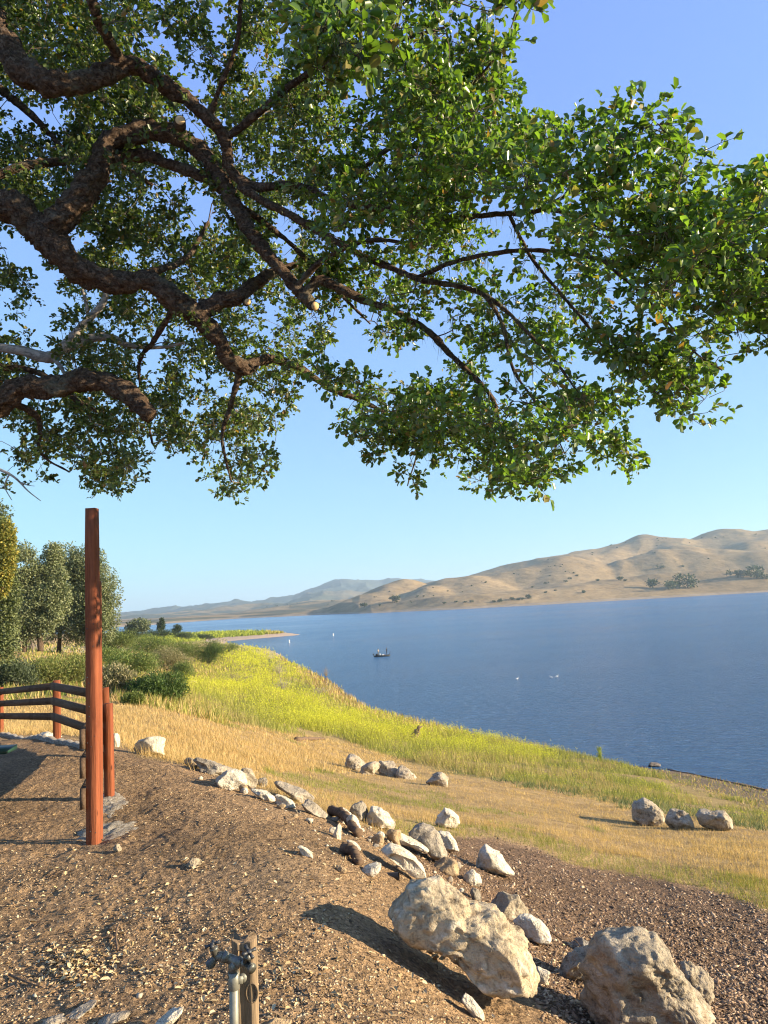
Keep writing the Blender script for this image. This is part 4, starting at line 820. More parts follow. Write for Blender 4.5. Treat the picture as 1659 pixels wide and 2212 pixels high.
def tufts(P, A, L, Wd, col, g):
    """three-point blades; A carries the lean"""
    Sd = np.cross(A, rnd_dir(len(P), g)); Sd /= np.linalg.norm(Sd, axis=1, keepdims=True) + 1e-9
    V = np.stack([P - Sd * Wd[:, None] / 2, P + Sd * Wd[:, None] / 2, P + A * L[:, None]], 1); return V.reshape(-1, 3), np.arange(len(P) * 3).reshape(-1, 3), np.repeat(col, 3, 0)
BARK = (lambda m: (lambda v, v2: (lambda g, k, s: m.done(m.bsdf(m.mix(m.mix(m.ramp(g, [(.30, (.02, .013, .008)), (.50, (.095, .062, .04)), (.74, (.24, .175, .12))]), (.19, .18, .12), m.ramp(s, [(.56, 0.), (.70, .5)])), m.ramp(k, [(.0, .25), (.22, 1.)]), 1.0, 'MULTIPLY'), .95, m.bump(g, .03, 1., m.bump(k, .03, 1.0)), Specular_IOR_Level=.1)))(m.noise(22, 6, .7, v, 1.2), m.voro(26, v2), m.noise(4, 4, .6, v)))(m.coord((1, 1, 1)), m.coord((.55, 1.1, 1.1))))(M('furrowed_oak_bark'))
GREYW = (lambda m: m.done(m.bsdf(m.ramp(m.noise(16, 6, .7, m.coord((.5, 1, 1)), 1.), [(.32, (.10, .085, .065)), (.6, (.40, .35, .29))]), .95, m.bump(m.noise(24, 5, .7, m.coord((.4, 1, 1)), 1.), .012, 1.0), Specular_IOR_Level=.15)))(M('bleached_dead_bark'))
CUT = (lambda m: m.done(m.bsdf(m.ramp(m.noise(30, 3, .6, m.coord()), [(.3, (.50, .30, .12)), (.7, (.66, .45, .22))]), .8)))(M('sawn_wood_face'))
# ---------------------------------------------------------------- the great oak
# limbs traced in 3D: column, row, distance, width (all in photo units)
LIMBS = [l.split(';') for l in """-700,900,6.6,120;-420,640,6.4,110;-200,480,6.3,92;-60,425,6.2,86;0,432,6.2,78;60,470,6.2,76;110,520,6.2,72;160,580,6.3,62;240,610,6.4,54;320,612,6.5,50;375,650,6.6,52;430,690,6.7,48;470,735,6.8,42;490,775,6.9,40;530,797,7,38;562,778,7.1,28;620,782,7.3,22;700,832,7.5,18;770,862,7.6,13;850,900,7.8,8;930,940,8,5
415,680,6.7,44;470,652,6.7,42;520,642,6.7,38;552,615,6.8,32;600,585,6.9,24;640,570,7.0,14
100,490,6.2,64;135,465,6.2,64;190,400,6.25,60;240,322,6.3,52;290,287,6.3,50;360,288,6.3,46;420,318,6.3,42;468,370,6.3,40;500,430,6.3,38;545,505,6.3,34;590,565,6.3,33;640,622,6.3,31;674,655,6.3,27
655,640,6.3,26;688,605,6.3,25;730,622,6.3,24;790,650,6.3,21;850,672,6.3,19;920,712,6.3,17;970,762,6.2,16;1000,792,6.2,15;1040,832,6.2,12;1068,870,6.2,9;1080,920,6.2,7;1100,980,6.2,5;1120,1050,6.1,3
225,350,6.3,30;300,335,6.4,32;350,350,6.4,30;410,370,6.4,27;460,395,6.4,27;500,425,6.35,26
-640,500,6.2,90;-300,150,5.8,80;-60,20,5.6,74;0,92,5.6,68;50,150,5.6,64;120,175,5.6,58;200,165,5.7,55;280,145,5.8,52;345,172,5.9,44;400,212,6,38;450,252,6,34;488,310,6.1,30;500,375,6.2,25;560,402,6.2,22;640,402,6.1,20;720,430,6,18;800,450,5.8,17;880,452,5.6,16;960,470,5.4,15;1100,462,5.2,14;1200,455,5.1,12;1260,478,5.0,8;1330,500,4.9,5
260,150,5.8,40;245,100,5.6,30;215,55,5.4,26;195,-10,5.2,24;170,-90,5,20
-30,165,7.5,22;60,240,7.5,20;110,292,7.6,16;145,330,7.6,14;240,392,7.7,8
-40,395,7.2,24;40,362,7.2,24;110,350,7.3,22;190,345,7.3,20;250,352,7.3,16;330,400,7.4,9
-60,880,6.9,64;-20,875,6.9,62;50,842,6.9,56;120,830,6.9,52;200,815,6.9,52;260,832,6.9,50;300,868,6.9,46;325,897,6.9,38
0,792,7.6,18;80,805,7.6,15;160,860,7.6,11;230,900,7.6,7
485,300,6.1,20;540,260,6,20;620,190,5.6,19;700,140,5.3,18;760,112,5,15;850,90,4.8,11;960,60,4.6,7
520,400,6.2,24;600,450,6.1,21;700,510,6,19;800,560,5.8,16;900,600,5.6,14;1050,640,5.4,12;1180,760,5.2,8;1260,860,5.1,4
1050,640,5.4,12;1085,700,5.4,11;1110,800,5.4,8;1180,900,5.3,5;1220,980,5.3,3
900,600,5.6,12;1000,560,5.3,11;1150,540,5.0,10;1300,560,4.8,8;1450,590,4.6,6;1600,570,4.5,4
1150,460,5.15,11;1260,400,4.9,9;1360,340,4.8,7;1440,280,4.7,4
1300,560,4.8,8;1400,650,4.7,6;1500,760,4.7,4;1560,800,4.7,3
1100,462,5.2,10;1150,560,5.1,9;1250,680,5,7;1330,780,4.9,5;1420,850,4.9,3
720,430,6,16;800,350,5.6,13;900,280,5.2,11;1020,180,4.8,8;1100,90,4.6,5
450,250,6,18;480,180,5.8,15;510,90,5.6,13;520,-20,5.4,10
300,600,6.5,20;400,560,6.9,14;450,480,7.1,8
500,430,6.3,18;620,520,6.6,13;740,640,6.8,9;800,700,6.9,5
380,660,6.6,18;330,740,7.0,14;300,800,7.3,9;330,960,7.5,5
520,800,7,16;500,870,7.1,13;480,950,7.2,9;500,1040,7.3,4
850,900,7.8,7;900,960,7.8,6;880,1050,7.8,3
0,860,6.9,20;80,900,7.2,14;90,980,7.4,8;150,1020,7.5,4
850,90,4.8,8;880,-80,4.4,8;800,-120,3.6,7;740,0,3.05,5;735,90,2.9,3
640,620,6.3,16;700,560,6.1,13;800,520,5.8,11;900,530,5.5,9""".split('\n')]
DEAD = ["-20,748,7.1,20;50,758,7.1,22;108,772,7.1,25;150,735,7.1,20;192,690,7.1,18;222,655,7.1,15;230,632,7.1,12", "108,772,7.1,18;170,740,7.15,20;232,727,7.2,18;282,747,7.2,13;350,750,7.3,8;400,740,7.3,4", "112,772,7.1,12;130,790,7.1,9;142,812,7.1,5", "192,690,7.1,9;185,650,7.1,8;178,625,7.1,6", "620,780,7.2,6;660,778,7.2,5;690,800,7.2,3", "-10,1010,6.6,7;30,1030,6.6,5;60,1060,6.6,3;88,1082,6.6,1.5", "20,1025,6.6,4;10,1050,6.6,2.5;25,1080,6.6,1.5", "40,1040,6.6,3;60,1048,6.6,2;75,1050,6.6,1"]
def limb(lst, step=.035): C = np.array([[float(k) for k in p.split(',')] for p in lst]); P = at(C[:, 0], C[:, 1], C[:, 2]); return spline(np.concatenate([P, (C[:, 3] * C[:, 2] / FPX / 2)[:, None]], 1), step)
OPOLY = [(-260, -260), (1300, -260), (1230, -60), (1168, 6), (1120, 40), (1108, 92), (1158, 150), (1128, 205), (1112, 262), (1160, 262), (1240, 268), (1318, 243), (1384, 188), (1402, 242), (1470, 243), (1508, 262), (1480, 305), (1492, 345), (1530, 325), (1545, 400), (1580, 402), (1632, 362), (1760, 330), (1900, 560), (1800, 760), (1640, 768), (1562, 796), (1530, 868), (1478, 912), (1440, 880), (1350, 868), (1292, 880), (1330, 900), (1384, 955), (1370, 998), (1290, 990), (1252, 972), (1238, 1075), (1190, 1050), (1150, 1112), (1130, 1075), (1080, 1078), (1000, 1052), (962, 1018), (930, 1075), (880, 1090), (850, 1035), (790, 1012), (762, 975), (702, 915), (700, 860), (640, 880), (600, 915), (622, 990), (590, 1048), (530, 1090), (480, 1078), (440, 1035), (392, 1015), (400, 958), (352, 1000), (300, 1048), (222, 1080), (182, 1040), (122, 1052), (62, 1028), (0, 1058), (-200, 1100)]
HOLES = [[(-10, 478), (60, 508), (105, 560), (128, 600), (110, 640), (60, 600), (-10, 560)], [(130, 490), (188, 500), (200, 545), (150, 540)], [(702, 655), (762, 715), (830, 765), (930, 735), (985, 800), (960, 830), (890, 800), (820, 830), (770, 800), (705, 812)], [(395, 395), (450, 410), (482, 480), (440, 500), (405, 450)], [(555, 470), (640, 480), (640, 600), (600, 540)], [(-10, 185), (55, 225), (75, 265), (20, 250), (-10, 240)], [(100, 205), (140, 230), (150, 310), (100, 270)], [(1140, 790), (1180, 800), (1200, 880), (1150, 850)], [(1215, 770), (1330, 770), (1340, 860), (1250, 850)], [(1050, 800), (1075, 800), (1078, 900), (1050, 880)], [(60, 610), (150, 640), (160, 665), (80, 650)], [(640, 800), (700, 830), (690, 880), (630, 870)], [(1450, 400), (1530, 400), (1500, 430)], [(720, 320), (750, 318), (745, 345)], [(905, 690), (960, 700), (970, 735), (915, 730)]]
def odepth(px, py): d = np.interp(px, [-200, 300, 700, 1000, 1300, 1800], [7.0, 7.2, 6.7, 5.7, 5.0, 4.5]); return d + np.interp(py, [-200, 300, 700, 1100], [-1.7, -.7, 0.1, .35])
def build_oak():
    g = np.random.default_rng(77)
    base = at(-760, 1300, 6.7); base[2] = float(ground(base[0], base[1])) - .2
    oak = empty('oak_tree', base, label='great spreading oak whose gnarled limbs and leafy canopy overhang the whole top of the view', cat='tree')
    Lc = lambda P: np.asarray(P, float) - base
    trunk = spline(np.array([[*base, .62], [*(base + [.05, 0, 1.2]), .48], [*(base + [.1, .1, 2.4]), .44], [*at(-700, 900, 6.6), .40], [*at(-640, 500, 6.3), .26]]), .08)
    V, Q, T = tube(Lc(trunk[:, :3]), trunk[:, 3], 28, True, .22, 5, 5); obj('trunk', raw_mesh('trunk', V, [Q, T], BARK, True), oak)
    trk = spline(np.array([[*at(-700, 900, 6.6), .36], [*at(-400, 960, 6.8), .22], [*at(-60, 880, 6.9), .135]]), .06)
    V, Q, T = tube(Lc(trk[:, :3]), trk[:, 3], 20, True, .2, 6, 6); obj('branch', raw_mesh('branch', V, [Q, T], BARK, True), oak)
    pts = []
    for k, l in enumerate(LIMBS):
        S_ = limb(l); n = len(S_); o = g.uniform(0, 9)
        wob = fbm(S_[:, :3] * 3.2 + o, 2, k)[:, None] * rnd_dir(1, g) * S_[:, 3:4] * .8; S_[:, :3] += wob
        S_[:, 3] *= .88; S_[:, 3] *= 1 + .22 * fbm(S_[:, :3] * 5 + 4, 2, k + 40)
        V, Q, T = tube(Lc(S_[:, :3]), S_[:, 3], 28 if S_[:, 3].max() > .06 else 10, True, .62, k, 18)
        obj('branch', raw_mesh('branch', V, [Q, T], BARK, True), oak); pts.append(S_[::2])
    for k, l in enumerate(DEAD):
        S_ = limb(l.split(';'), .03); V, Q, T = tube(Lc(S_[:, :3]), S_[:, 3], 12, True, .25, k + 60, 16); obj('dead_branch', raw_mesh('dead_branch', V, [Q, T], GREYW, True), oak, label='bleached bare branch without leaves')
    for (px, py, d, r_, dx, dy) in ((681, 661, 6.24, 9, .5, .8), (535, 652, 6.6, 7, .1, .6), (389, 259, 5.8, 11, -.1, .1)):
        c = at(px, py, d); n = np.array([.3 + dx * .4, -1, -dy * .6]); n /= np.linalg.norm(n); r_ = r_ * d / FPX
        b = MB(); b.tube([Lc(c) - n * .10, Lc(c) - n * .004], [r_ * 1.25, r_ * 1.15], 16); o = obj('branch_stub', b.mesh('branch_stub', BARK, True), oak)
        b = MB(); b.tube([Lc(c) - n * .006, Lc(c)], [r_ * 1.0, r_ * .98], 16); obj('sawn_end', b.mesh('sawn_end', CUT), o, label='pale orange sawn face')
    pts = np.concatenate(pts)
    # clumps of foliage
    n = 22000; cx = g.uniform(-260, 1900, n); cy = g.uniform(-260, 1112, n)
    lf = np.clip((720 - cx) / 150, 0, 1); D = odepth(cx, cy) + g.normal(0, .55, n) * (1 - .4 * lf) + np.where(g.random(n) < .2, .9, 0) + lf * np.where(g.random(n) < .85, 1.5, 0)
    rho = g.uniform(.08, .22, n); rp = rho / D * FPX * .62
    ok = np.ones(n, bool)
    for a in np.arange(8) / 8 * 2 * np.pi: ok &= inpoly(cx + rp * np.cos(a), cy + rp * np.sin(a), OPOLY)
    ok2 = inpoly(cx, cy, OPOLY); ok = np.where(g.random(n) < .30, ok2, ok)
    for h in HOLES: ok &= ~inpoly(cx, cy, h)
    P = at(cx, cy, D); dens = fbm(P * 1.15, 3, 5); gap = fbm(P * 2.3 + 9, 2, 6); ok &= (gap > -.14) | (g.random(n) < .15); ok &= (dens > -.14) | (cx < 600) & (dens > -.26)
    # sparser toward the limbs at the left
    sparse = np.interp(cx, [0, 500, 900, 1300], [.85, .85, .72, .66]); sparse = np.where((cx > 700) & (cx < 1180) & (cy < 420), .85, sparse); sparse = np.where(cy > 820, .85, sparse); sparse = np.where((cx < 700) & (cy < 300), 1.1, sparse)
    ok &= g.random(n) < sparse * np.interp(cx, [0, 600, 1000, 1300], [.29, .26, .245, .24])
    ex_ = [(at(q[0], q[1], q[2]), q[3]) for q in ((735, 95, 2.9, .09), (700, 60, 2.95, .08), (760, 40, 2.95, .09), (720, 10, 3.0, .1), (770, 120, 2.85, .05), (650, 25, 3.1, .08), (800, -20, 3.2, .12), (690, 150, 2.95, .05))]
    P = np.concatenate([P[ok], [e[0] for e in ex_]]); rho = np.concatenate([rho[ok], [e[1] for e in ex_]]); near_ = np.array([np.min(np.linalg.norm(pts[:, :3] - q, axis=1)) for q in P]) < np.where(proj(P)[0] > 650, 1.15, 1.9); P = P[near_]; rho = rho[near_]; nc = len(P)
    # a curved shoot joins every clump to the nearest limb
    tw = MB(); moss_src = []; net = [pts[:, :4]]; d0 = np.array([np.min(np.linalg.norm(pts[:, :3] - q, axis=1)) for q in P]); cnt = 0
    cloud = pts[:, :4].copy()
    for i in np.argsort(d0):
        dd = np.linalg.norm(cloud[:, :3] - P[i], axis=1); dd = dd + cloud[:, 3] * .8 + np.where(cloud[:, 3] < .0035, .15, 0); j = int(np.argmin(dd)); a = cloud[j, :3]
        L = np.linalg.norm(P[i] - a)
        m1 = a + (P[i] - a) * .35 + g.normal(0, .10, 3) * L + [0, 0, .10 * L]; m2 = a + (P[i] - a) * .7 + g.normal(0, .09, 3) * L
        C = spline(np.array([a, m1, m2, P[i]]), .07); r0 = min(max(cloud[j, 3] * .8, .003), .0035 + .009 * L); rr_ = np.linspace(r0, .0024, len(C))
        tw.tube(Lc(C), rr_, 5, False); net.append(np.concatenate([C, rr_[:, None]], 1)[1:]); cnt += 1
        if cnt % 12 == 0: cloud = np.concatenate([cloud] + net[-12:])
        if g.random() < .5: moss_src.append(C)
    # sprigs and leaves
    ns = 15; idx = np.repeat(np.arange(nc), ns); N = len(idx); dirs = rnd_dir(N, g) * [1, 1, .75]; rr = g.random(N) ** .5
    sb = P[idx] + dirs * (rho[idx] * rr)[:, None]; px, py, dp = proj(sb)
    keep = inpoly(px, py, OPOLY) | (g.random(N) < .35)
    for h in HOLES: keep &= ~inpoly(px, py, h)
    sb = sb[keep]; dirs = dirs[keep]; idx = idx[keep]; dp = dp[keep]; N = len(sb)
    sd = dirs * .8 + rnd_dir(N, g) * .55 + [0, 0, .12]; sd /= np.linalg.norm(sd, axis=1, keepdims=True); sl = g.uniform(.07, .15, N)
    for i in range(0, N, 2):
        b = sb[i] - dirs[i] * rho[idx[i]] * .5; e = sb[i] + sd[i] * sl[i] * .8; tw.tube(Lc([b, sb[i], e]), [.0026, .002, .001], 3, False)
    tg = M('oak_twig_bark'); tg = tg.done(tg.bsdf((.10, .075, .05), .9))
    obj('twigs', tw.mesh('twigs', tg), oak, kind='stuff')
    nl = 9; li = np.repeat(np.arange(N), nl); K = len(li); t = g.uniform(.1, 1.0, K)
    lp = sb[li] + sd[li] * (sl[li] * t)[:, None]; out = rnd_dir(K, g) + sd[li] * (.25 + .9 * t)[:, None] + [0, 0, -.05]
    out /= np.linalg.norm(out, axis=1, keepdims=True)
    nrm = rnd_dir(K, g) * .75 + [0.28, -.15, .8]; L = .020 + .046 * g.random(K) ** 1.3; big = g.random(K) < .07; L = np.where(big, L * 1.3, L); Wd = L * g.uniform(.55, .75, K)
    base_c = np.array([[.100, .145, .036], [.135, .190, .046], [.070, .100, .034], [.19, .24, .075]])
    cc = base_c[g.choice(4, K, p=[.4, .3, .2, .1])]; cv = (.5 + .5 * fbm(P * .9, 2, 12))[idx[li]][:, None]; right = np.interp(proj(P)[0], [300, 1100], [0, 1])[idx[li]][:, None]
    cc = cc * g.uniform(.75, 1.25, (K, 1)) * (.8 + .4 * cv) * (.80 + .45 * right) * np.where(right > .5, [[.95, 1.08, .8]], [[1.0, 1.0, 1.0]])  # leaves brighter and greener toward the sunward right: sunlight put into their colour
    olive = g.random(K) < .06; br = g.random(K) < .02; cc[br] = np.array([.30, .17, .06]); cc[olive] = np.array([.24, .20, .07]); gl = g.random(K) < .12; cc[gl] = np.array([.16, .19, .10])  # gl: pale grey-green leaves, glints of light put into the colour
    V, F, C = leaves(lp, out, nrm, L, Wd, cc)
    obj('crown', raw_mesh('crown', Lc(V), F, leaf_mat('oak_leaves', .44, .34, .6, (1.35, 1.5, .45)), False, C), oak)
    # lichen strands hang from the shoots
    mp = []; mc = []
    src = np.concatenate(moss_src + [p[:, :3] for p in [limb(LIMBS[i], .03) for i in (5, 12, 13, 14, 17, 19, 22, 23, 3, 0)]])
    px, py, _ = proj(src); wgt = np.interp(px, [0, 450, 700, 1150, 1400], [.1, .35, 1, 1, .25]) * (fbm(src * 2, 2, 3) > -.1); src = src[g.random(len(src)) < wgt * .75]
    k = 5; q = np.repeat(src, k, 0) + g.normal(0, .018, (len(src) * k, 3)); n = len(q); A = np.array([0, 0, -1.]) + g.normal(0, .35, (n, 3)); ln = g.uniform(.02, .10, n) * (1 + (g.random(n) < .1))
    V, F, C = tufts(q, A, ln, g.uniform(.003, .009, n), np.array([.21, .21, .11]) * g.uniform(.6, 1.3, (n, 1)), g)
    obj('hanging_lichen', raw_mesh('hanging_lichen', Lc(V), F, leaf_mat('pale_lichen', .2, .9, .1), False, C), oak, kind='stuff')
    print('oak clumps', nc, 'leaves', K)
build_oak()
# ---------------------------------------------------------------- far and middle trees, bushes
def crown_mesh(blobs, n, size, cols, g, base, up=.3, holes=.1, nscale=1.0, droop=0.0, aspect=.6, shell=.55):
    """leaf-clump faces spread through several ellipsoids (cx,cy,cz,rx,ry,rz) given relative to base"""
    B = np.array(blobs, float); wv = (B[:, 3] * B[:, 4] * B[:, 5]) ** .67; k = g.choice(len(B), n, p=wv / wv.sum()); d = rnd_dir(n, g); r = g.random(n) ** shell
    lump = 1 + .34 * fbm(d * 2.2 + k[:, None] * 7.1, 3, 7) + .22 * fbm(d * 7 + k[:, None] * 3.1, 2, 17); P = B[k, :3] + d * B[k, 3:6] * (r * lump)[:, None]
    keep = fbm((P + 50) * (1.6 / B[k, 3:4] * nscale), 3, 9) > -holes * 2.2; P = P[keep]; d = d[keep]; n = len(P)
    A = rnd_dir(n, g) + d * .6 + [0, 0, up - droop]; L = size * g.uniform(.6, 1.4, n)
    c = np.array(cols)[g.integers(0, len(cols), n)] * g.uniform(.75, 1.25, (n, 1)) * (1 + .22 * fbm((P + 20) * (1.2 / B[0, 3]), 2, 19))[:, None]
    return leaves(P, A, rnd_dir(n, g) * .8 + [.2, -.2, .7], L, L * aspect, c)
M_OLIVE = leaf_mat('dusty_tree_foliage', .25, .6, .3, (1.2, 1.3, .5)); M_BUSH = leaf_mat('bush_foliage', .3, .6, .3, (1.3, 1.4, .5))
def tree(px, foot, blobs, h_, n, size, cols, label, trunks, group=None, dist=None, seed=1, holes=.1, name='oak_tree', up=.2):
    """blobs in photo units relative to (px, foot): dx, height, half-width, half-height"""
    g = np.random.default_rng(seed); P = hit(px, foot)
    if dist: d = rays(px, foot); P = EYE + d * dist; P[2] = max(P[2] - 0, float(ground(P[0], P[1])) if dist < 900 else float(hillz(np.array([P[0]]), np.array([P[1]]))[0]))
    k = P[1] / FPX; t = empty(name, P, label=label, cat='tree' if 'tree' in name else 'bush', group=group); t['_h'] = 0.0; del t['_h']
    bl = [(dx * k, g.normal(0, w_ * k * .25), z * k, w_ * k, w_ * k * .9, h2 * k) for dx, z, w_, h2 in blobs]
    V, F, C = crown_mesh(bl, n, size, cols, g, P, up, holes); obj('crown', raw_mesh('crown', V, F, M_OLIVE, False, C), t)
    for dx, wpx, tx, tz in trunks:
        C_ = spline(np.array([[dx * k, 0, -.1, wpx * k * .62], [(dx + (tx - dx) * .3) * k, .1, tz * k * .35, wpx * k * .45], [tx * k, .2, tz * k, wpx * k * .3]]), max(.15, wpx * k * .3))
        V, Q, T = tube(C_[:, :3], C_[:, 3], 10, True, .25, seed, 2); o = obj('trunk', raw_mesh('trunk', V, [Q, T], BARK, True), t)
        for q in range(4):
            b = bl[q % len(bl)]; s = C_[int(len(C_) * .55) + 0]; E = np.array(b[:3]) * [.8, .8, .75]
            if E[2] < s[2]: continue
            C2 = spline(np.array([s[:3], (s[:3] + E) / 2 + g.normal(0, .2, 3), E]), .5); V, Q, T = tube(C2, np.linspace(s[3] * .6, s[3] * .15, len(C2)), 6, True, .2, q, 2); obj('limb', raw_mesh('limb', V, [Q, T], BARK, True), t)
    return t
DUSTY = [(.17, .19, .085), (.20, .225, .105), (.12, .14, .062), (.25, .26, .14)]
DARKG = [(.045, .065, .022), (.06, .085, .028), (.035, .05, .02)]
FRESH = [(.10, .16, .030), (.13, .19, .035), (.07, .12, .025)]
tree(52, 1406, [(20, 130, 42, 62), (0, 60, 46, 50), (45, 80, 44, 50), (8, 185, 30, 44), (50, 165, 34, 40), (60, 205, 22, 24), (-20, 120, 30, 50), (70, 120, 30, 60)], 0, 58000, .165, DUSTY, 'dusty green oak with two dark trunks, nearest the yellow tree', [(0, 9, 8, 90), (35, 11, 26, 95)], 'distant oaks on the left', seed=2, dist=70)
tree(127, 1410, [(20, 120, 46, 62), (-14, 60, 30, 40), (62, 100, 50, 66), (20, 190, 36, 42), (65, 180, 42, 44), (95, 120, 38, 60), (100, 60, 36, 46), (50, 50, 48, 42)], 0, 64000, .165, DUSTY, 'broad dusty oak behind the tall red post, its right edge against the lake haze', [(0, 9, 4, 90), (70, 9, 66, 80)], 'distant oaks on the left', seed=3, dist=78)
tree(-60, 1420, [(60, 200, 40, 80), (20, 290, 60, 60), (66, 110, 34, 70), (30, 60, 60, 60), (70, 20, 34, 45), (-20, 150, 70, 120)], 0, 36000, .11, [(.12, .14, .055), (.15, .17, .06), (.09, .11, .045)], 'tall tree cut off by the left frame edge in front of the distant oaks', [(0, 16, 0, 180)], None, seed=4, dist=36)
tree(-30, 1405, [(42, 200, 24, 56), (46, 245, 20, 36), (36, 150, 20, 36)], 0, 14000, .08, [(.27, .23, .04), (.20, .21, .045), (.32, .26, .05), (.16, .18, .05)], 'yellow green tree spilling in at the left edge', [(0, 10, 30, 160)], None, seed=5, dist=30, name='yellow_tree')
tree(298, 1364, [(0, 14, 24, 14), (-14, 8, 16, 10), (14, 10, 16, 11)], 0, 5000, .45, [(.11, .13, .06), (.14, .16, .08)], 'small round grey green tree beyond the bushes, right of the big oaks', [(0, 3, 0, 10)], None, seed=6, dist=240)
tree(348, 1368, [(0, 15, 9, 12), (2, 26, 5, 7)], 0, 1800, .45, DARKG, 'small upright dark tree at the root of the spit', [(0, 2, 0, 10)], 'small trees at the root of the spit', seed=7, dist=300)
tree(384, 1368, [(0, 10, 10, 9), (-4, 6, 8, 6)], 0, 1500, .45, DARKG, 'low rounded dark tree nearer the tip of the spit', [(0, 2, 0, 6)], 'small trees at the root of the spit', seed=8, dist=310)
BUSHY = [(.12, .17, .040), (.15, .20, .045), (.085, .125, .03), (.20, .21, .07)]; GREYB = [(.25, .22, .12), (.18, .18, .08), (.30, .26, .15)]
def bush(px, foot, wpx, hpx, n, size, cols, label, group, seed, dist=None, lob=6, up=.9, name='bush'):
    g = np.random.default_rng(seed); P = hit(px, foot)
    if dist: d = rays(px, foot); P = EYE + d * dist; P[2] = float(ground(P[0], P[1]))
    wpx *= 1.22; hpx *= 1.12; n = int(n * 2); size *= .72; k = P[1] / FPX; bl = [(0, 0, hpx * k * .35, wpx * k * .34, wpx * k * .32, hpx * k * .50)]
    for q in range(lob): a = g.uniform(0, 6.28); bl.append((math.cos(a) * wpx * k * .27, math.sin(a) * wpx * k * .22, hpx * k * g.uniform(.2, .55), wpx * k * .22, wpx * k * .2, hpx * k * g.uniform(.28, .42)))
    V, F, C = crown_mesh(bl, n, size, cols, g, P, up, .12, 1.0, 0.0, .38, .45); b = empty(name, P, label=label, cat='bush', group=group)
    obj('foliage', raw_mesh('foliage', V, F, M_BUSH, False, C), b)
    mb = MB()
    for q in range(7): e = np.array(bl[q % len(bl)][:3]) * [1.1, 1.1, 1]; mb.tube([(0, 0, -.1), e * .5 + g.normal(0, .05, 3), e], [.03 * k * 40, .02 * k * 40, .008 * k * 40], 5)
    obj('stems', mb.mesh('stems', BARK), b); return b
BG = 'bushes on the slope left of the mustard'
bush(332, 1514, 124, 62, 9000, .13, [(.055, .095, .022), (.08, .13, .028), (.04, .07, .018), (.11, .16, .035)], 'dense dark green round bush standing in front of the other bushes', BG, 21)
bush(290, 1524, 50, 30, 2500, .11, [(.16, .19, .05), (.13, .16, .04)], 'small lime green bush at the left foot of the dense round bush', BG, 22)
bush(130, 1480, 150, 70, 7000, .15, [(.20, .22, .06), (.24, .23, .08), (.14, .17, .045)], 'wide olive bush above the brown fence rails', BG, 23)
bush(30, 1485, 110, 66, 6000, .14, [(.09, .115, .06), (.12, .145, .08), (.07, .09, .045)], 'blue green bush at the left edge above the fence', BG, 24)
bush(240, 1500, 90, 64, 5000, .15, GREYB, 'greyish twiggy bush just right of the tall post', BG, 25)
bush(282, 1462, 120, 62, 7000, .17, BUSHY, 'large green bush behind the dense round bush', BG, 26)
bush(360, 1450, 90, 52, 5000, .18, GREYB, 'pale twiggy bush right of the large green bush', BG, 27)
bush(390, 1468, 60, 40, 3000, .16, BUSHY, 'small green bush above and right of the dense round bush', BG, 28)
bush(448, 1436, 66, 54, 5000, .2, [(.07, .11, .025), (.09, .14, .03), (.05, .08, .02)], 'bright green bush at the edge of the yellow mustard', BG, 29)
bush(395, 1424, 90, 46, 5500, .22, BUSHY, 'spreading bush left of the bright green bush by the mustard', BG, 30)
bush(318, 1412, 100, 44, 5500, .24, BUSHY, 'upper spreading bush below the root of the spit', BG, 31)
bush(246, 1404, 90, 40, 4500, .24, [(.14, .17, .04), (.11, .14, .035)], 'yellow green bush under the right side of the broad oak', BG, 32)
bush(230, 1432, 80, 36, 4000, .2, BUSHY, 'bush behind the tall post at mid slope', BG, 33)
bush(488, 1412, 50, 24, 1800, .22, BUSHY, 'low bush touching the near bay of the lake', BG, 34)
FBG = 'dark bushes at the root of the spit'
for k, (px, ft, w_, h_, lb) in enumerate([(290, 1380, 60, 22, 'left dark bush at the root of the spit'), (345, 1378, 60, 22, 'second dark bush from the left at the root of the spit'), (400, 1374, 50, 20, 'dark bush behind the mustard of the spit'), (440, 1366, 36, 12, 'low dark bush at the far end of the row on the spit'), (268, 1392, 60, 26, 'green bush left below the dark row at the spit')]):
    bush(px, ft, w_, h_, 1600, .5, DARKG, lb, FBG, 40 + k, dist=[250, 270, 300, 360, 190][k], up=.5)
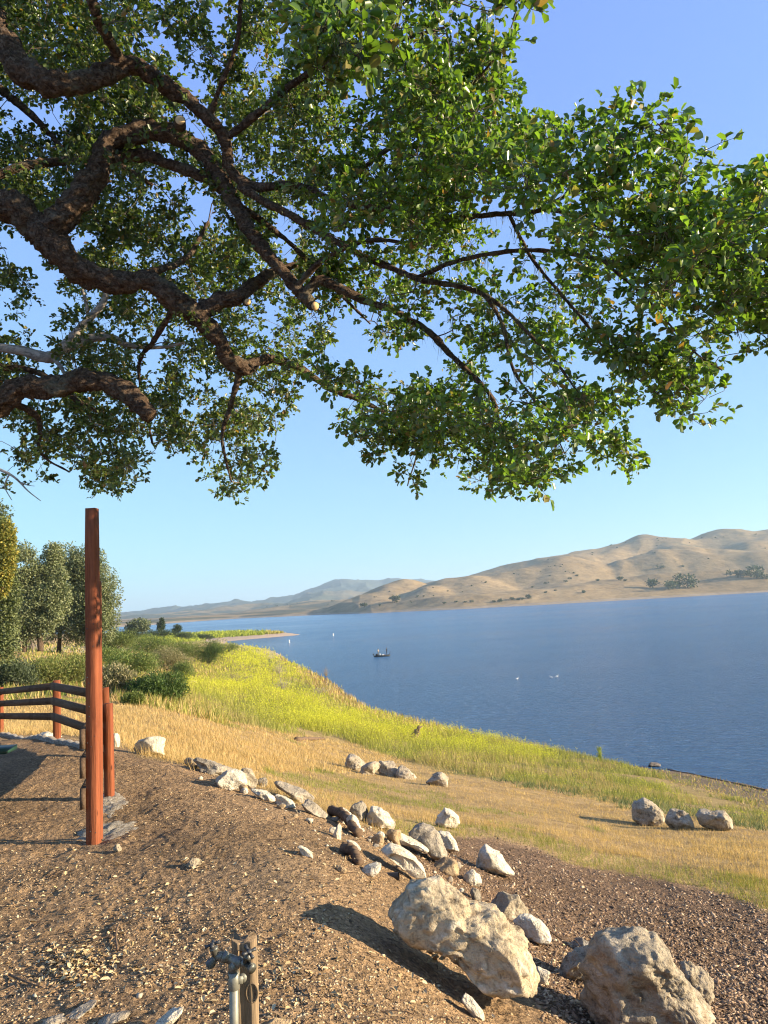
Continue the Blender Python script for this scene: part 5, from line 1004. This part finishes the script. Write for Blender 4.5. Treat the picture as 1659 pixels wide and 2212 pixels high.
# bleached leafless shrubs in the mustard
def dead_bush(px, foot, wpx, hpx, seed, label, n=70, col=None):
    g = np.random.default_rng(seed); P = hit(px, foot); k = P[1] / FPX; mb = MB()
    for q in range(n):
        a = g.uniform(0, 6.28); s = g.uniform(.1, 1); e = np.array([math.cos(a) * wpx * k * .5 * s, math.sin(a) * wpx * k * .4 * s, hpx * k * g.uniform(.5, 1) * (1.1 - .5 * s)]); m_ = e * .5 + g.normal(0, .06 * wpx * k, 3); m_[2] = abs(m_[2])
        mb.tube([(0, 0, 0), m_, e, e + g.normal(0, .08, 3) * hpx * k], [.018, .012, .007, .003], 3, False)
    m = M('bleached_twigs'); c = col or (.34, .29, .22); obj('dead_bush', mb.mesh('dead_bush', m.done(m.bsdf(c, .9))), None, P, label=label, cat='bush', group='leafless shrubs among the mustard')
dead_bush(602, 1462, 50, 40, 3, 'tall pale leafless shrub in the middle of the mustard'); dead_bush(508, 1478, 90, 26, 4, 'low sprawling dark leafless shrub in the yellow mustard', 90, (.16, .13, .10)); dead_bush(608, 1492, 50, 30, 6, 'pale leafless shrub below the tall pale one'); dead_bush(522, 1412, 40, 24, 7, 'pale upright dry stalks at the top of the mustard', 40, (.25, .24, .11)); dead_bush(705, 1462, 20, 26, 8, 'brown dry stalks standing at the lake edge', 30, (.28, .2, .1)); dead_bush(690, 1500, 60, 18, 9, 'low pale leafless shrub near the orange grass by the lake')
# ---------------------------------------------------------------- oaks dotted over the far hills
def hill_pt(px, py):
    d = rays(px, py); t = np.arange(1080, 7500, 8.0); Q = EYE + d * t[:, None]; b = Q[:, 2] < hz_(Q[:, 0], Q[:, 1]); k = int(np.argmax(b)); return Q[k] if b.any() else None
def hill_protos():
    out = []
    for s in range(4):
        g = np.random.default_rng(300 + s); bl = [(g.normal(0, .35), g.normal(0, .3), .58 + g.normal(0, .1), .42, .42, .30) for _ in range(5)]
        V, F, C = crown_mesh(bl, 420, .17, DARKG, g, 0, .2, .1); mb = MB(); mb.tube([(0, 0, -.1), (.02, 0, .5)], [.06, .04], 5)
        out.append((raw_mesh('crown', V, F, M_OLIVE, False, C), mb.mesh('trunk', BARK)))
    return out
HP = hill_protos(); HG = 'oaks dotted over the golden hills across the lake'
def hill_tree(px, foot, wpx, label=None, parts=True, tall=1.0, s=0):
    P = hill_pt(px, foot)
    if P is None: return
    k = P[1] / FPX * wpx * .72; t = empty('oak_tree', P, label=label or 'small dark oak dotted on the golden hills across the lake', cat='tree', group=HG); t.scale = (k, k, k * tall); t.rotation_euler = (0, 0, s * 1.3)
    obj('crown', HP[s % 4][0], t)
    if parts: obj('trunk', HP[s % 4][1], t)
for k, (px, ft, w_, tl, lb) in enumerate([(1410, 1271, 30, 1.0, 'left and smallest of the three dark oaks on the far shore'), (1447, 1273, 34, .8, 'middle oak of the three on the far shore, low and spreading'), (1486, 1271, 44, .9, 'largest right oak of the three on the far shore'), (853, 1303, 22, 1.0, 'dark oak standing on the headland above the water'), (788, 1312, 20, .7, 'low dark oak at the bluff on the tip of the headland'),
        (1600, 1248, 26, 1.0, 'dark oak left of the clump at the right edge of the far shore'), (1636, 1250, 36, 1.0, 'tall dark oak at the right frame edge on the far shore'), (1140, 1295, 14, 1.0, 'lone small oak in the grass just above the far shore, right of the headland'), (1262, 1283, 12, 1.0, 'lone pale oak on the low terrace below the round hill')]): hill_tree(px, ft, w_, lb, True, tl, k)
g_ = np.random.default_rng(9)
spots = [(1616, 1245, 26), (1590, 1240, 18), (1655, 1252, 26), (1340, 1255, 22), (1352, 1256, 16), (1430, 1228, 18), (1475, 1226, 14), (1105, 1297, 16), (1120, 1298, 14), (1130, 1296, 12), (1080, 1301, 16), (1066, 1302, 12), (985, 1303, 12), (1005, 1303, 10), (1018, 1302, 10), (960, 1305, 10), (1290, 1256, 12), (1178, 1262, 9), (1150, 1270, 8), (1050, 1260, 8), (820, 1310, 10), (900, 1290, 9), (1240, 1240, 8), (1180, 1282, 10), (1200, 1278, 9), (1222, 1258, 10), (1232, 1252, 10), (1246, 1246, 9)]
for k in range(70):
    px = g_.uniform(560, 1659); row = np.interp(px, [560, 760, 930, 1060, 1180, 1330, 1440, 1659], [1310, 1290, 1262, 1240, 1208, 1174, 1160, 1152]); u = g_.random() ** 2.2
    spots.append((px, row + 2 + u * 60, g_.uniform(3.5, 7)))
for k, (px, py, w_) in enumerate(spots):
    w_ = w_ * (.62 if 1330 < px < 1480 else .8)
    if py < hor(px) + 10: hill_tree(px, py, w_, None, w_ > 10, g_.uniform(.7, 1.0), k)
# ---------------------------------------------------------------- grass, mustard, litter
GM = leaf_mat('grass_blades', .35, .8, .15, (1.1, 1.1, .7))
def screen_scatter(poly, n, g, noise=0.0):
    xs = [p[0] for p in poly]; ys = [p[1] for p in poly]; x = g.uniform(min(xs), max(xs), n); y = g.uniform(min(ys), max(ys), n)
    ok = inpoly(x, y, poly); x, y = x[ok], y[ok]; P = hitq(x, y); j = P[:, 1] * .004
    P[:, 0] += g.normal(0, 1, len(P)) * j * .5; P[:, 1] += g.normal(0, 1, len(P)) * j * 3; P[:, 2] = ground(P[:, 0], P[:, 1]); ok = P[:, 2] > WATER + .05; return P[ok]
def blades(P, g, hmin, hmax, wid, cols, lean=.35, wind=(.25, 0), per=1):
    if per > 1: P = np.repeat(P, per, 0); P = P + g.normal(0, 1, P.shape) * [1, 1, 0] * (P[:, 1:2] * .0022); P[:, 2] = ground(P[:, 0], P[:, 1])
    n = len(P); A = g.normal(0, lean, (n, 3)) + [wind[0], wind[1], 0]; A[:, 2] = 1; A /= np.linalg.norm(A, axis=1, keepdims=True)
    L = g.uniform(hmin, hmax, n); cl = np.array(cols)[g.integers(0, len(cols), n)] * g.uniform(.75, 1.25, (n, 1)); return tufts(P - [0, 0, .02], A, L, np.broadcast_to(wid, n) * P[:, 1] / 20.0 * g.uniform(.6, 1.3, n), cl, g)
def chips(P, g, smin, smax, cols, flat=.35, kind='stone'):
    n = len(P); s = smin + (smax - smin) * g.random(n) ** 3
    u = rnd_dir(n, g) * [1, 1, .35]; u /= np.linalg.norm(u, axis=1, keepdims=True); v = np.cross(u, rnd_dir(n, g) * .35 + [0, 0, 1]); v /= np.linalg.norm(v, axis=1, keepdims=True); w_ = np.cross(u, v); a = s * g.uniform(.6, 1.3, n); b = s * g.uniform(.35, .9, n); c = s * flat
    j = lambda: g.uniform(.65, 1.2, (n, 1)); C0 = P + [0, 0, 1] * (c * .25)[:, None]
    V = np.stack([C0 + u * a[:, None] * j(), C0 + v * b[:, None] * j(), C0 - u * a[:, None] * j(), C0 - v * b[:, None] * j(), C0 + np.where(w_[:, 2:3] > 0, w_, -w_) * c[:, None] * j(), C0 - [0, 0, .5] * c[:, None]], 1).reshape(-1, 3)
    k = np.arange(n)[:, None] * 6; F = np.concatenate([k + f for f in ([0, 1, 4], [1, 2, 4], [2, 3, 4], [3, 0, 4], [1, 0, 5], [2, 1, 5], [3, 2, 5], [0, 3, 5])])
    col = np.array(cols)[g.integers(0, len(cols), n)] * g.uniform(.6, 1.25, (n, 1)); return V, F, np.repeat(col, 6, 0)
def join(parts):
    V, F, C, o = [], [], [], 0
    for v, f, c in parts: V.append(v); F.append(f + o); C.append(c); o += len(v)
    byk = {}
    for f in F: byk.setdefault(f.shape[1], []).append(f)
    return np.concatenate(V), [np.concatenate(k) for k in byk.values()], np.concatenate(C)
P_DRY = [(-20, 1515), (250, 1505), (400, 1532), (500, 1560), (640, 1585), (760, 1606), (900, 1645), (1050, 1672), (1200, 1700), (1350, 1726), (1500, 1755), (1680, 1790), (1680, 1975), (1560, 1930), (1450, 1905), (1330, 1885), (1230, 1868), (1160, 1830), (1060, 1805), (960, 1812), (850, 1815), (790, 1785), (700, 1757), (600, 1720), (520, 1688), (400, 1652), (300, 1630), (250, 1604), (150, 1588), (-20, 1588)]
def build_grass():
    g = np.random.default_rng(400)
    gold = [(.56, .38, .16), (.60, .44, .21), (.50, .33, .13), (.46, .33, .14)]; gg = [(.26, .27, .06), (.32, .31, .07), (.20, .22, .05)]; green = [(.15, .20, .04), (.20, .25, .045), (.11, .15, .035)]; yel = [(.60, .58, .05), (.50, .52, .05), (.66, .62, .06)]
    # straw meadow
    P = screen_scatter(P_DRY, 130000, g); px, py, _ = proj(P); patch = fbm(P * [.22, .22, 0], 3, 51); tall = np.clip((1690 - py) / 50, 0, 1) * np.clip((1000 - px) / 260, 0, 1) + .0
    tuftm = fbm(P * [.9, .9, 0], 3, 55); keep = (g.random(len(P)) < .35 + .65 * tall) | (tuftm > .12) & (g.random(len(P)) < .8); P, patch, tall, tuftm, px, py = [a[keep] for a in (P, patch, tall, tuftm, px, py)]
    isg = (patch + .5 * tuftm > np.where(tall > .5, .50, .34)) | (py > np.interp(px, [850, 1150, 1300, 1500, 1659], [1770, 1795, 1850, 1885, 1912]) + 22 * patch) & (px > 850) & (g.random(len(P)) < .8)
    near = []
    for m_, cl in ((~isg, gold), (isg, gg)):
        for hi, (a, b) in ((tall > .4, (.07, .20)), (tall <= .4, (.03, .11))):
            q = P[m_ & hi];
            if len(q): near.append(blades(q, g, a, b * (1.0 if a >= .06 else 1.25), (.012 if a >= .06 else .010), cl, .35, (-.12, 0), 5))
    V, F, C = join(near); obj('dry_grass', raw_mesh('dry_grass', V, F, GM, False, C), kind='stuff')
    P = screen_scatter(P_ORANGE, 9000, g); V, F, C = blades(P, g, .4, 1.0, .03, [(.48, .31, .13), (.52, .40, .20), (.36, .27, .10), (.30, .29, .09)], .25, (-.1, 0), 2); obj('shore_grass', raw_mesh('shore_grass', V, F, GM, False, C), kind='stuff')
    # slope between bushes and mustard
    P = screen_scatter([(230, 1505), (430, 1430), (490, 1400), (480, 1450), (420, 1500), (500, 1570), (380, 1540), (250, 1515)], 9000, g); V1 = blades(P, g, .25, .6, .03, gold + gg + gg, .35, (-.1, 0), 2)
    P = screen_scatter([(0, 1395), (480, 1372), (500, 1395), (430, 1440), (250, 1500), (0, 1515)], 9000, g); V2 = blades(P, g, .2, .5, .03, gg + gold[:2] + green[:1], .35, (-.1, 0), 2)
    V, F, C = join([V1, V2]); obj('slope_grass', raw_mesh('slope_grass', V, F, GM, False, C), kind='stuff')
    # mustard: thin green stems, heads of tiny yellow flowers
    P = screen_scatter(P_MUST, 90000, g); P = P[fbm(P * [.25, .25, 0], 3, 161) + .25 * fbm(P * [1.2, 1.2, 0], 2, 162) > g.uniform(-.42, -.12, len(P))]; px, py, _ = proj(P)
    yf = np.zeros(len(P))
    for cx, cy, rx, ry, s in ((540, 1425, 60, 26, 1), (500, 1495, 80, 14, 1), (430, 1495, 50, 12, .8), (600, 1510, 70, 30, .55), (720, 1568, 120, 20, .95), (860, 1596, 110, 18, .9), (620, 1455, 60, 30, .6), (1010, 1615, 90, 18, .55), (1130, 1635, 70, 14, .5), (1400, 1712, 90, 9, .4), (560, 1470, 60, 20, .8), (660, 1530, 60, 24, .7)): yf = np.maximum(yf, s * np.exp(-((px - cx) / rx) ** 2 - ((py - cy) / ry) ** 2))
    yf = np.clip(yf + .22 * fbm(P * [.15, .15, 0], 3, 61) + .12 - np.clip((px - 1150) / 500, 0, .3), 0, 1); hgt = (.45 + .55 * yf) * (1 + .75 * fbm(P * [.45, .45, 0], 3, 67)) * np.interp(px, [400, 1000, 1300, 1659], [1.15, 1.25, .9, .55])
    low = np.clip((py - np.interp(px, [400, 640, 900, 1200, 1659], [1530, 1585, 1640, 1690, 1765])) / 12, 0, 1); hgt *= 1 - .4 * low; yf *= 1 - .8 * low
    n = len(P); parts = []; k = 4; Q = np.repeat(P, k, 0) + g.normal(0, 1, (n * k, 3)) * [1, 1, 0] * np.repeat(P[:, 1:2], k, 0) * .002; A = g.normal(0, .28, (n * k, 3)) + [-.08, 0, 0]; A[:, 2] = 1; hh = np.repeat(hgt, k) * g.uniform(.6, 1.1, n * k)
    sc = np.array([(.24, .25, .06), (.28, .29, .07), (.18, .20, .05), (.38, .33, .13)])[g.integers(0, 4, n * k)] * g.uniform(.75, 1.25, (n * k, 1)); yk = np.repeat(yf, k)[:, None]; dr = np.repeat(fbm(P * [.3, .3, 0], 3, 167) > .12, k) & (g.random(n * k) < .75); sc[dr] = np.array([.40, .31, .14]) * g.uniform(.7, 1.2, (int(dr.sum()), 1)); sc = sc * (1 - .65 * yk) + np.array([.44, .43, .05]) * .65 * yk
    parts.append(tufts(Q, A, hh * .85, .012 * Q[:, 1] / 20, sc, g))
    fl = g.random(n * k) < (np.repeat(yf, k) ** 1.5 * 1.0 + .03); R = Q[fl]; m_ = 5; h2 = np.repeat(hh[fl], m_) * g.uniform(.65, 1.05, len(R) * m_); X = np.repeat(R, m_, 0) + np.repeat(A[fl], m_, 0) * h2[:, None] + g.normal(0, .05, (len(R) * m_, 3)); s = .0068 * X[:, 1] / 20 * g.uniform(.7, 1.4, len(X)) * 1.8
    d1 = rnd_dir(len(X), g) * s[:, None]; d2 = rnd_dir(len(X), g) * s[:, None]; V = np.stack([X - d1, X + d2, X + d1], 1).reshape(-1, 3); parts.append((V, np.arange(len(X) * 3).reshape(-1, 3), np.repeat(np.array(yel)[g.integers(0, 3, len(X))], 3, 0)))
    V, F, C = join(parts); obj('flowering_mustard', raw_mesh('flowering_mustard', V, F, GM, False, C), kind='stuff')
    # spit and far bank cover
    P = screen_scatter([(300, 1372), (420, 1364), (520, 1360), (600, 1364), (650, 1371), (560, 1376), (440, 1382), (330, 1392)], 9000, g); P = P[P[:, 2] > WATER + 1.3]; px, _, _ = proj(P)
    V1 = blades(P, g, .5, 1.6, .035, [(.30, .34, .05), (.22, .27, .05), (.40, .42, .05)], .4, (0, 0), 2); V, F, C = V1; e = np.repeat(np.repeat(px, 2), 3) > 575; C[e] = C[e] * .5 + np.array([.42, .29, .12]) * .5
    obj('spit_weeds', raw_mesh('spit_weeds', V, F, GM, False, C), kind='stuff')
    P = screen_scatter([(1380, 1655), (1500, 1676), (1680, 1708), (1680, 1765), (1560, 1725), (1450, 1695)], 5000, g); V1 = blades(P[::3], g, .08, .35, .02, gold + gg, .6, (0, 0), 2); V2 = chips(P, g, .02, .09, [(.30, .24, .16), (.16, .12, .08), (.45, .38, .28), (.10, .08, .05)], .3)
    V, F, C = join([V1, V2]); obj('shore_debris', raw_mesh('shore_debris', V, F, GM, False, C), kind='stuff')
    # scattered blue-green herbs at the foot of the mustard on the right
    P = screen_scatter([(1050, 1668), (1300, 1700), (1500, 1735), (1680, 1775), (1680, 1800), (1480, 1765), (1250, 1735), (1050, 1695)], 7000, g); P = P[fbm(P * [.5, .5, 0], 2, 5) > -.1]; V, F, C = blades(P, g, .12, .4, .022, [(.14, .17, .075), (.18, .20, .09)], .5, (0, 0), 3); obj('green_herbs', raw_mesh('green_herbs', V, F, GM, False, C), kind='stuff')
build_grass()
def lone_mustard():
    g = np.random.default_rng(8); P = hit(1297, 1648); k = P[1] / FPX; n = 260; h = g.random(n); A = g.normal(0, .35, (n, 3)); A[:, 2] = .6; B_ = np.stack([g.normal(0, 3, n) * k * h, g.normal(0, 3, n) * k * h, h * 30 * k], 1)
    V, F, C = join([tufts(B_, A, np.full(n, 10 * k), np.full(n, .03), np.tile([.25, .30, .06], (n, 1)), g), tufts(B_[::3] + A[::3] * 9 * k, A[::3], np.full(len(B_[::3]), .05), np.full(len(B_[::3]), .05), np.tile([.6, .58, .05], (len(B_[::3]), 1)), g), tufts(np.zeros((3, 3)), np.array([[.02, 0, 1.], [-.03, 0, 1], [0, .03, 1]]), np.full(3, 34 * k), np.full(3, .05), np.tile([.2, .24, .06], (3, 1)), g)])
    obj('mustard_plant', raw_mesh('mustard_plant', V, F, GM, False, C), None, P, label='single airy mustard plant standing above the bank against the lake', cat='plant')
lone_mustard()
# ---------------------------------------------------------------- chips, stones and leaf litter
def near_scatter(poly, n, g): return screen_scatter(poly, n, g)
def build_litter():
    g = np.random.default_rng(500); m = M('loose_chips'); MC = m.done(m.bsdf(m.attr(), .9, Specular_IOR_Level=.15))
    PD = [(-20, 1600), (150, 1600), (400, 1662), (600, 1730), (790, 1800), (960, 1825), (1160, 1835), (1330, 1888), (1560, 1935), (1680, 1975), (1680, 2240), (-20, 2240)]
    P = near_scatter(PD, 75000, g); px, py, _ = proj(P); mul = soft(px, py, P_MULCH, 12) > .5; r = P[:, 1:2]
    cl = fbm(P * [1.6, 1.6, 0], 3, 71); keep = mul | (g.random(len(P)) < np.clip(.30 + 1.3 * cl, .06, 1)); P = P[keep]; mul = mul[keep]
    a = chips(P[~mul], g, .0025, .015, [(.42, .29, .16), (.48, .36, .21), (.28, .19, .11), (.50, .40, .26), (.16, .11, .07)])
    b = chips(P[mul], g, .006, .026, [(.19, .125, .08), (.26, .18, .115), (.12, .08, .05), (.33, .25, .17), (.08, .055, .04)], .28)
    P2 = near_scatter(P_MULCH[:9] + [(1680, 2240), (1170, 2200), (1100, 2020), (1000, 1930), (900, 1880)], 26000, g); c = chips(P2, g, .008, .036, [(.32, .215, .135), (.22, .145, .09), (.42, .31, .20), (.12, .08, .05)], .28)
    V, F, C = join([a, b, c]); obj('gravel_and_chips', raw_mesh('gravel_and_chips', V, F, MC, False, C), kind='stuff')
    # stones as pale specks
    P = near_scatter(PD, 120, g); P2 = near_scatter([(390, 1650), (520, 1690), (650, 1725), (800, 1775), (960, 1830), (1010, 1900), (960, 1930), (820, 1900), (700, 1830), (560, 1740), (420, 1680)], 900, g); P = np.concatenate([P, P2, P2[:200] + g.normal(0, .03, (200, 3)) * [1, 1, 0]]); V, F, C = chips(P, g, .006, .026, [(.44, .37, .26), (.36, .29, .19), (.50, .43, .32)], .6); obj('pale_pebbles', raw_mesh('pale_pebbles', V, F, MC, False, C), kind='stuff')
    # curled dead oak leaves, heaped in two places
    P = near_scatter(PD, 1500, g); px, py, _ = proj(P); P = P[fbm(P * [1.2, 1.2, 0], 3, 91) > -.05]
    for cx, cy, sx, sy, n in ((165, 2085, 42, 24, 420), (420, 1870, 26, 10, 60), (620, 2140, 120, 40, 160), (1250, 2080, 40, 30, 160), (700, 1900, 90, 40, 120), (200, 1950, 160, 60, 160), (350, 2110, 60, 20, 80)):
        P = np.concatenate([P, hitq(g.normal(cx, sx, n), np.clip(g.normal(cy, sy, n), 1650, 2230))])
    n = len(P); L = g.uniform(.012, .034, n); A = rnd_dir(n, g) * [1, 1, .4]; c = np.array([(.50, .38, .20), (.42, .30, .15), (.58, .46, .27), (.30, .20, .11)])[g.integers(0, 4, n)] * g.uniform(.7, 1.2, (n, 1))
    V, F, C = leaves(P + [0, 0, .008], A, rnd_dir(n, g) * .5 + [0, 0, 1], L, L * .6, c, .3); obj('fallen_leaves', raw_mesh('fallen_leaves', V, F, MC, False, C), kind='stuff')
    tw = MB()
    P = near_scatter(PD, 420, g)
    for p in P: a = g.uniform(0, 6.28); l = g.uniform(.03, .16); d = np.array([math.cos(a), math.sin(a), 0]) * l; q = p + [0, 0, .006]; tw.tube([q, q + d * .5 + g.normal(0, .006, 3), q + d], [.003, .0024, .0012], 4, False)
    obj('fallen_twigs', tw.mesh('fallen_twigs', W_LOG), kind='stuff')
build_litter()
def stick(pts, r, label, mat=W_LOG):
    P = np.array([hit(a, b) + [0, 0, h] for a, b, h in pts]); c = P[0].copy(); S_ = spline(P - c, .02); mb = MB(); mb.tube(S_, np.linspace(r, r * .4, len(S_)), 7); obj('stick', mb.mesh('stick', mat, True), None, c, label=label, cat='stick')
stick([(254, 2056, .01), (250, 2030, .02), (256, 2004, .015), (262, 1994, .01)], .007, 'short dark curved stick lying on open dirt above the leaf heap')
stick([(1188, 2040, .10), (1215, 2062, .11), (1245, 2068, .12), (1262, 2085, .08), (1270, 2098, .03)], .006, 'bare bent twig arching between the two great rocks')
stick([(20, 2110, .01), (60, 2130, .015), (95, 2138, .01)], .006, 'thin brown stick on the dirt at the lower left')
def sprig():
    g = np.random.default_rng(3); P = hit(945, 2092); n = 11; A = rnd_dir(n, g) * [1, .6, .6] + [0, -.2, .5]; B_ = np.stack([g.normal(0, .02, n), g.normal(-.03, .01, n), g.uniform(.03, .09, n)], 1); c = np.array([(.55, .45, .25)] * 8 + [(.42, .19, .06)] * 3)
    V, F, C = leaves(B_, A, rnd_dir(n, g), np.full(n, .045), np.full(n, .024), c, .3); V2, Q2, T2 = tube(np.array([(0, 0, -.01), (.0, -.02, .05), (-.01, -.03, .10)]), [.003, .002, .001], 5); C2 = np.tile([.2, .13, .07], (len(V2), 1))
    m = M('dead_leaf'); obj('dead_sprig', raw_mesh('dead_sprig', np.concatenate([V, V2]), [F, Q2 + len(V), T2 + len(V)], m.done(m.bsdf(m.attr(), .8)), False, np.concatenate([C, C2])), None, P, label='dry sprig with cream and orange leaves at the foot of the largest rock', cat='plant')
sprig()
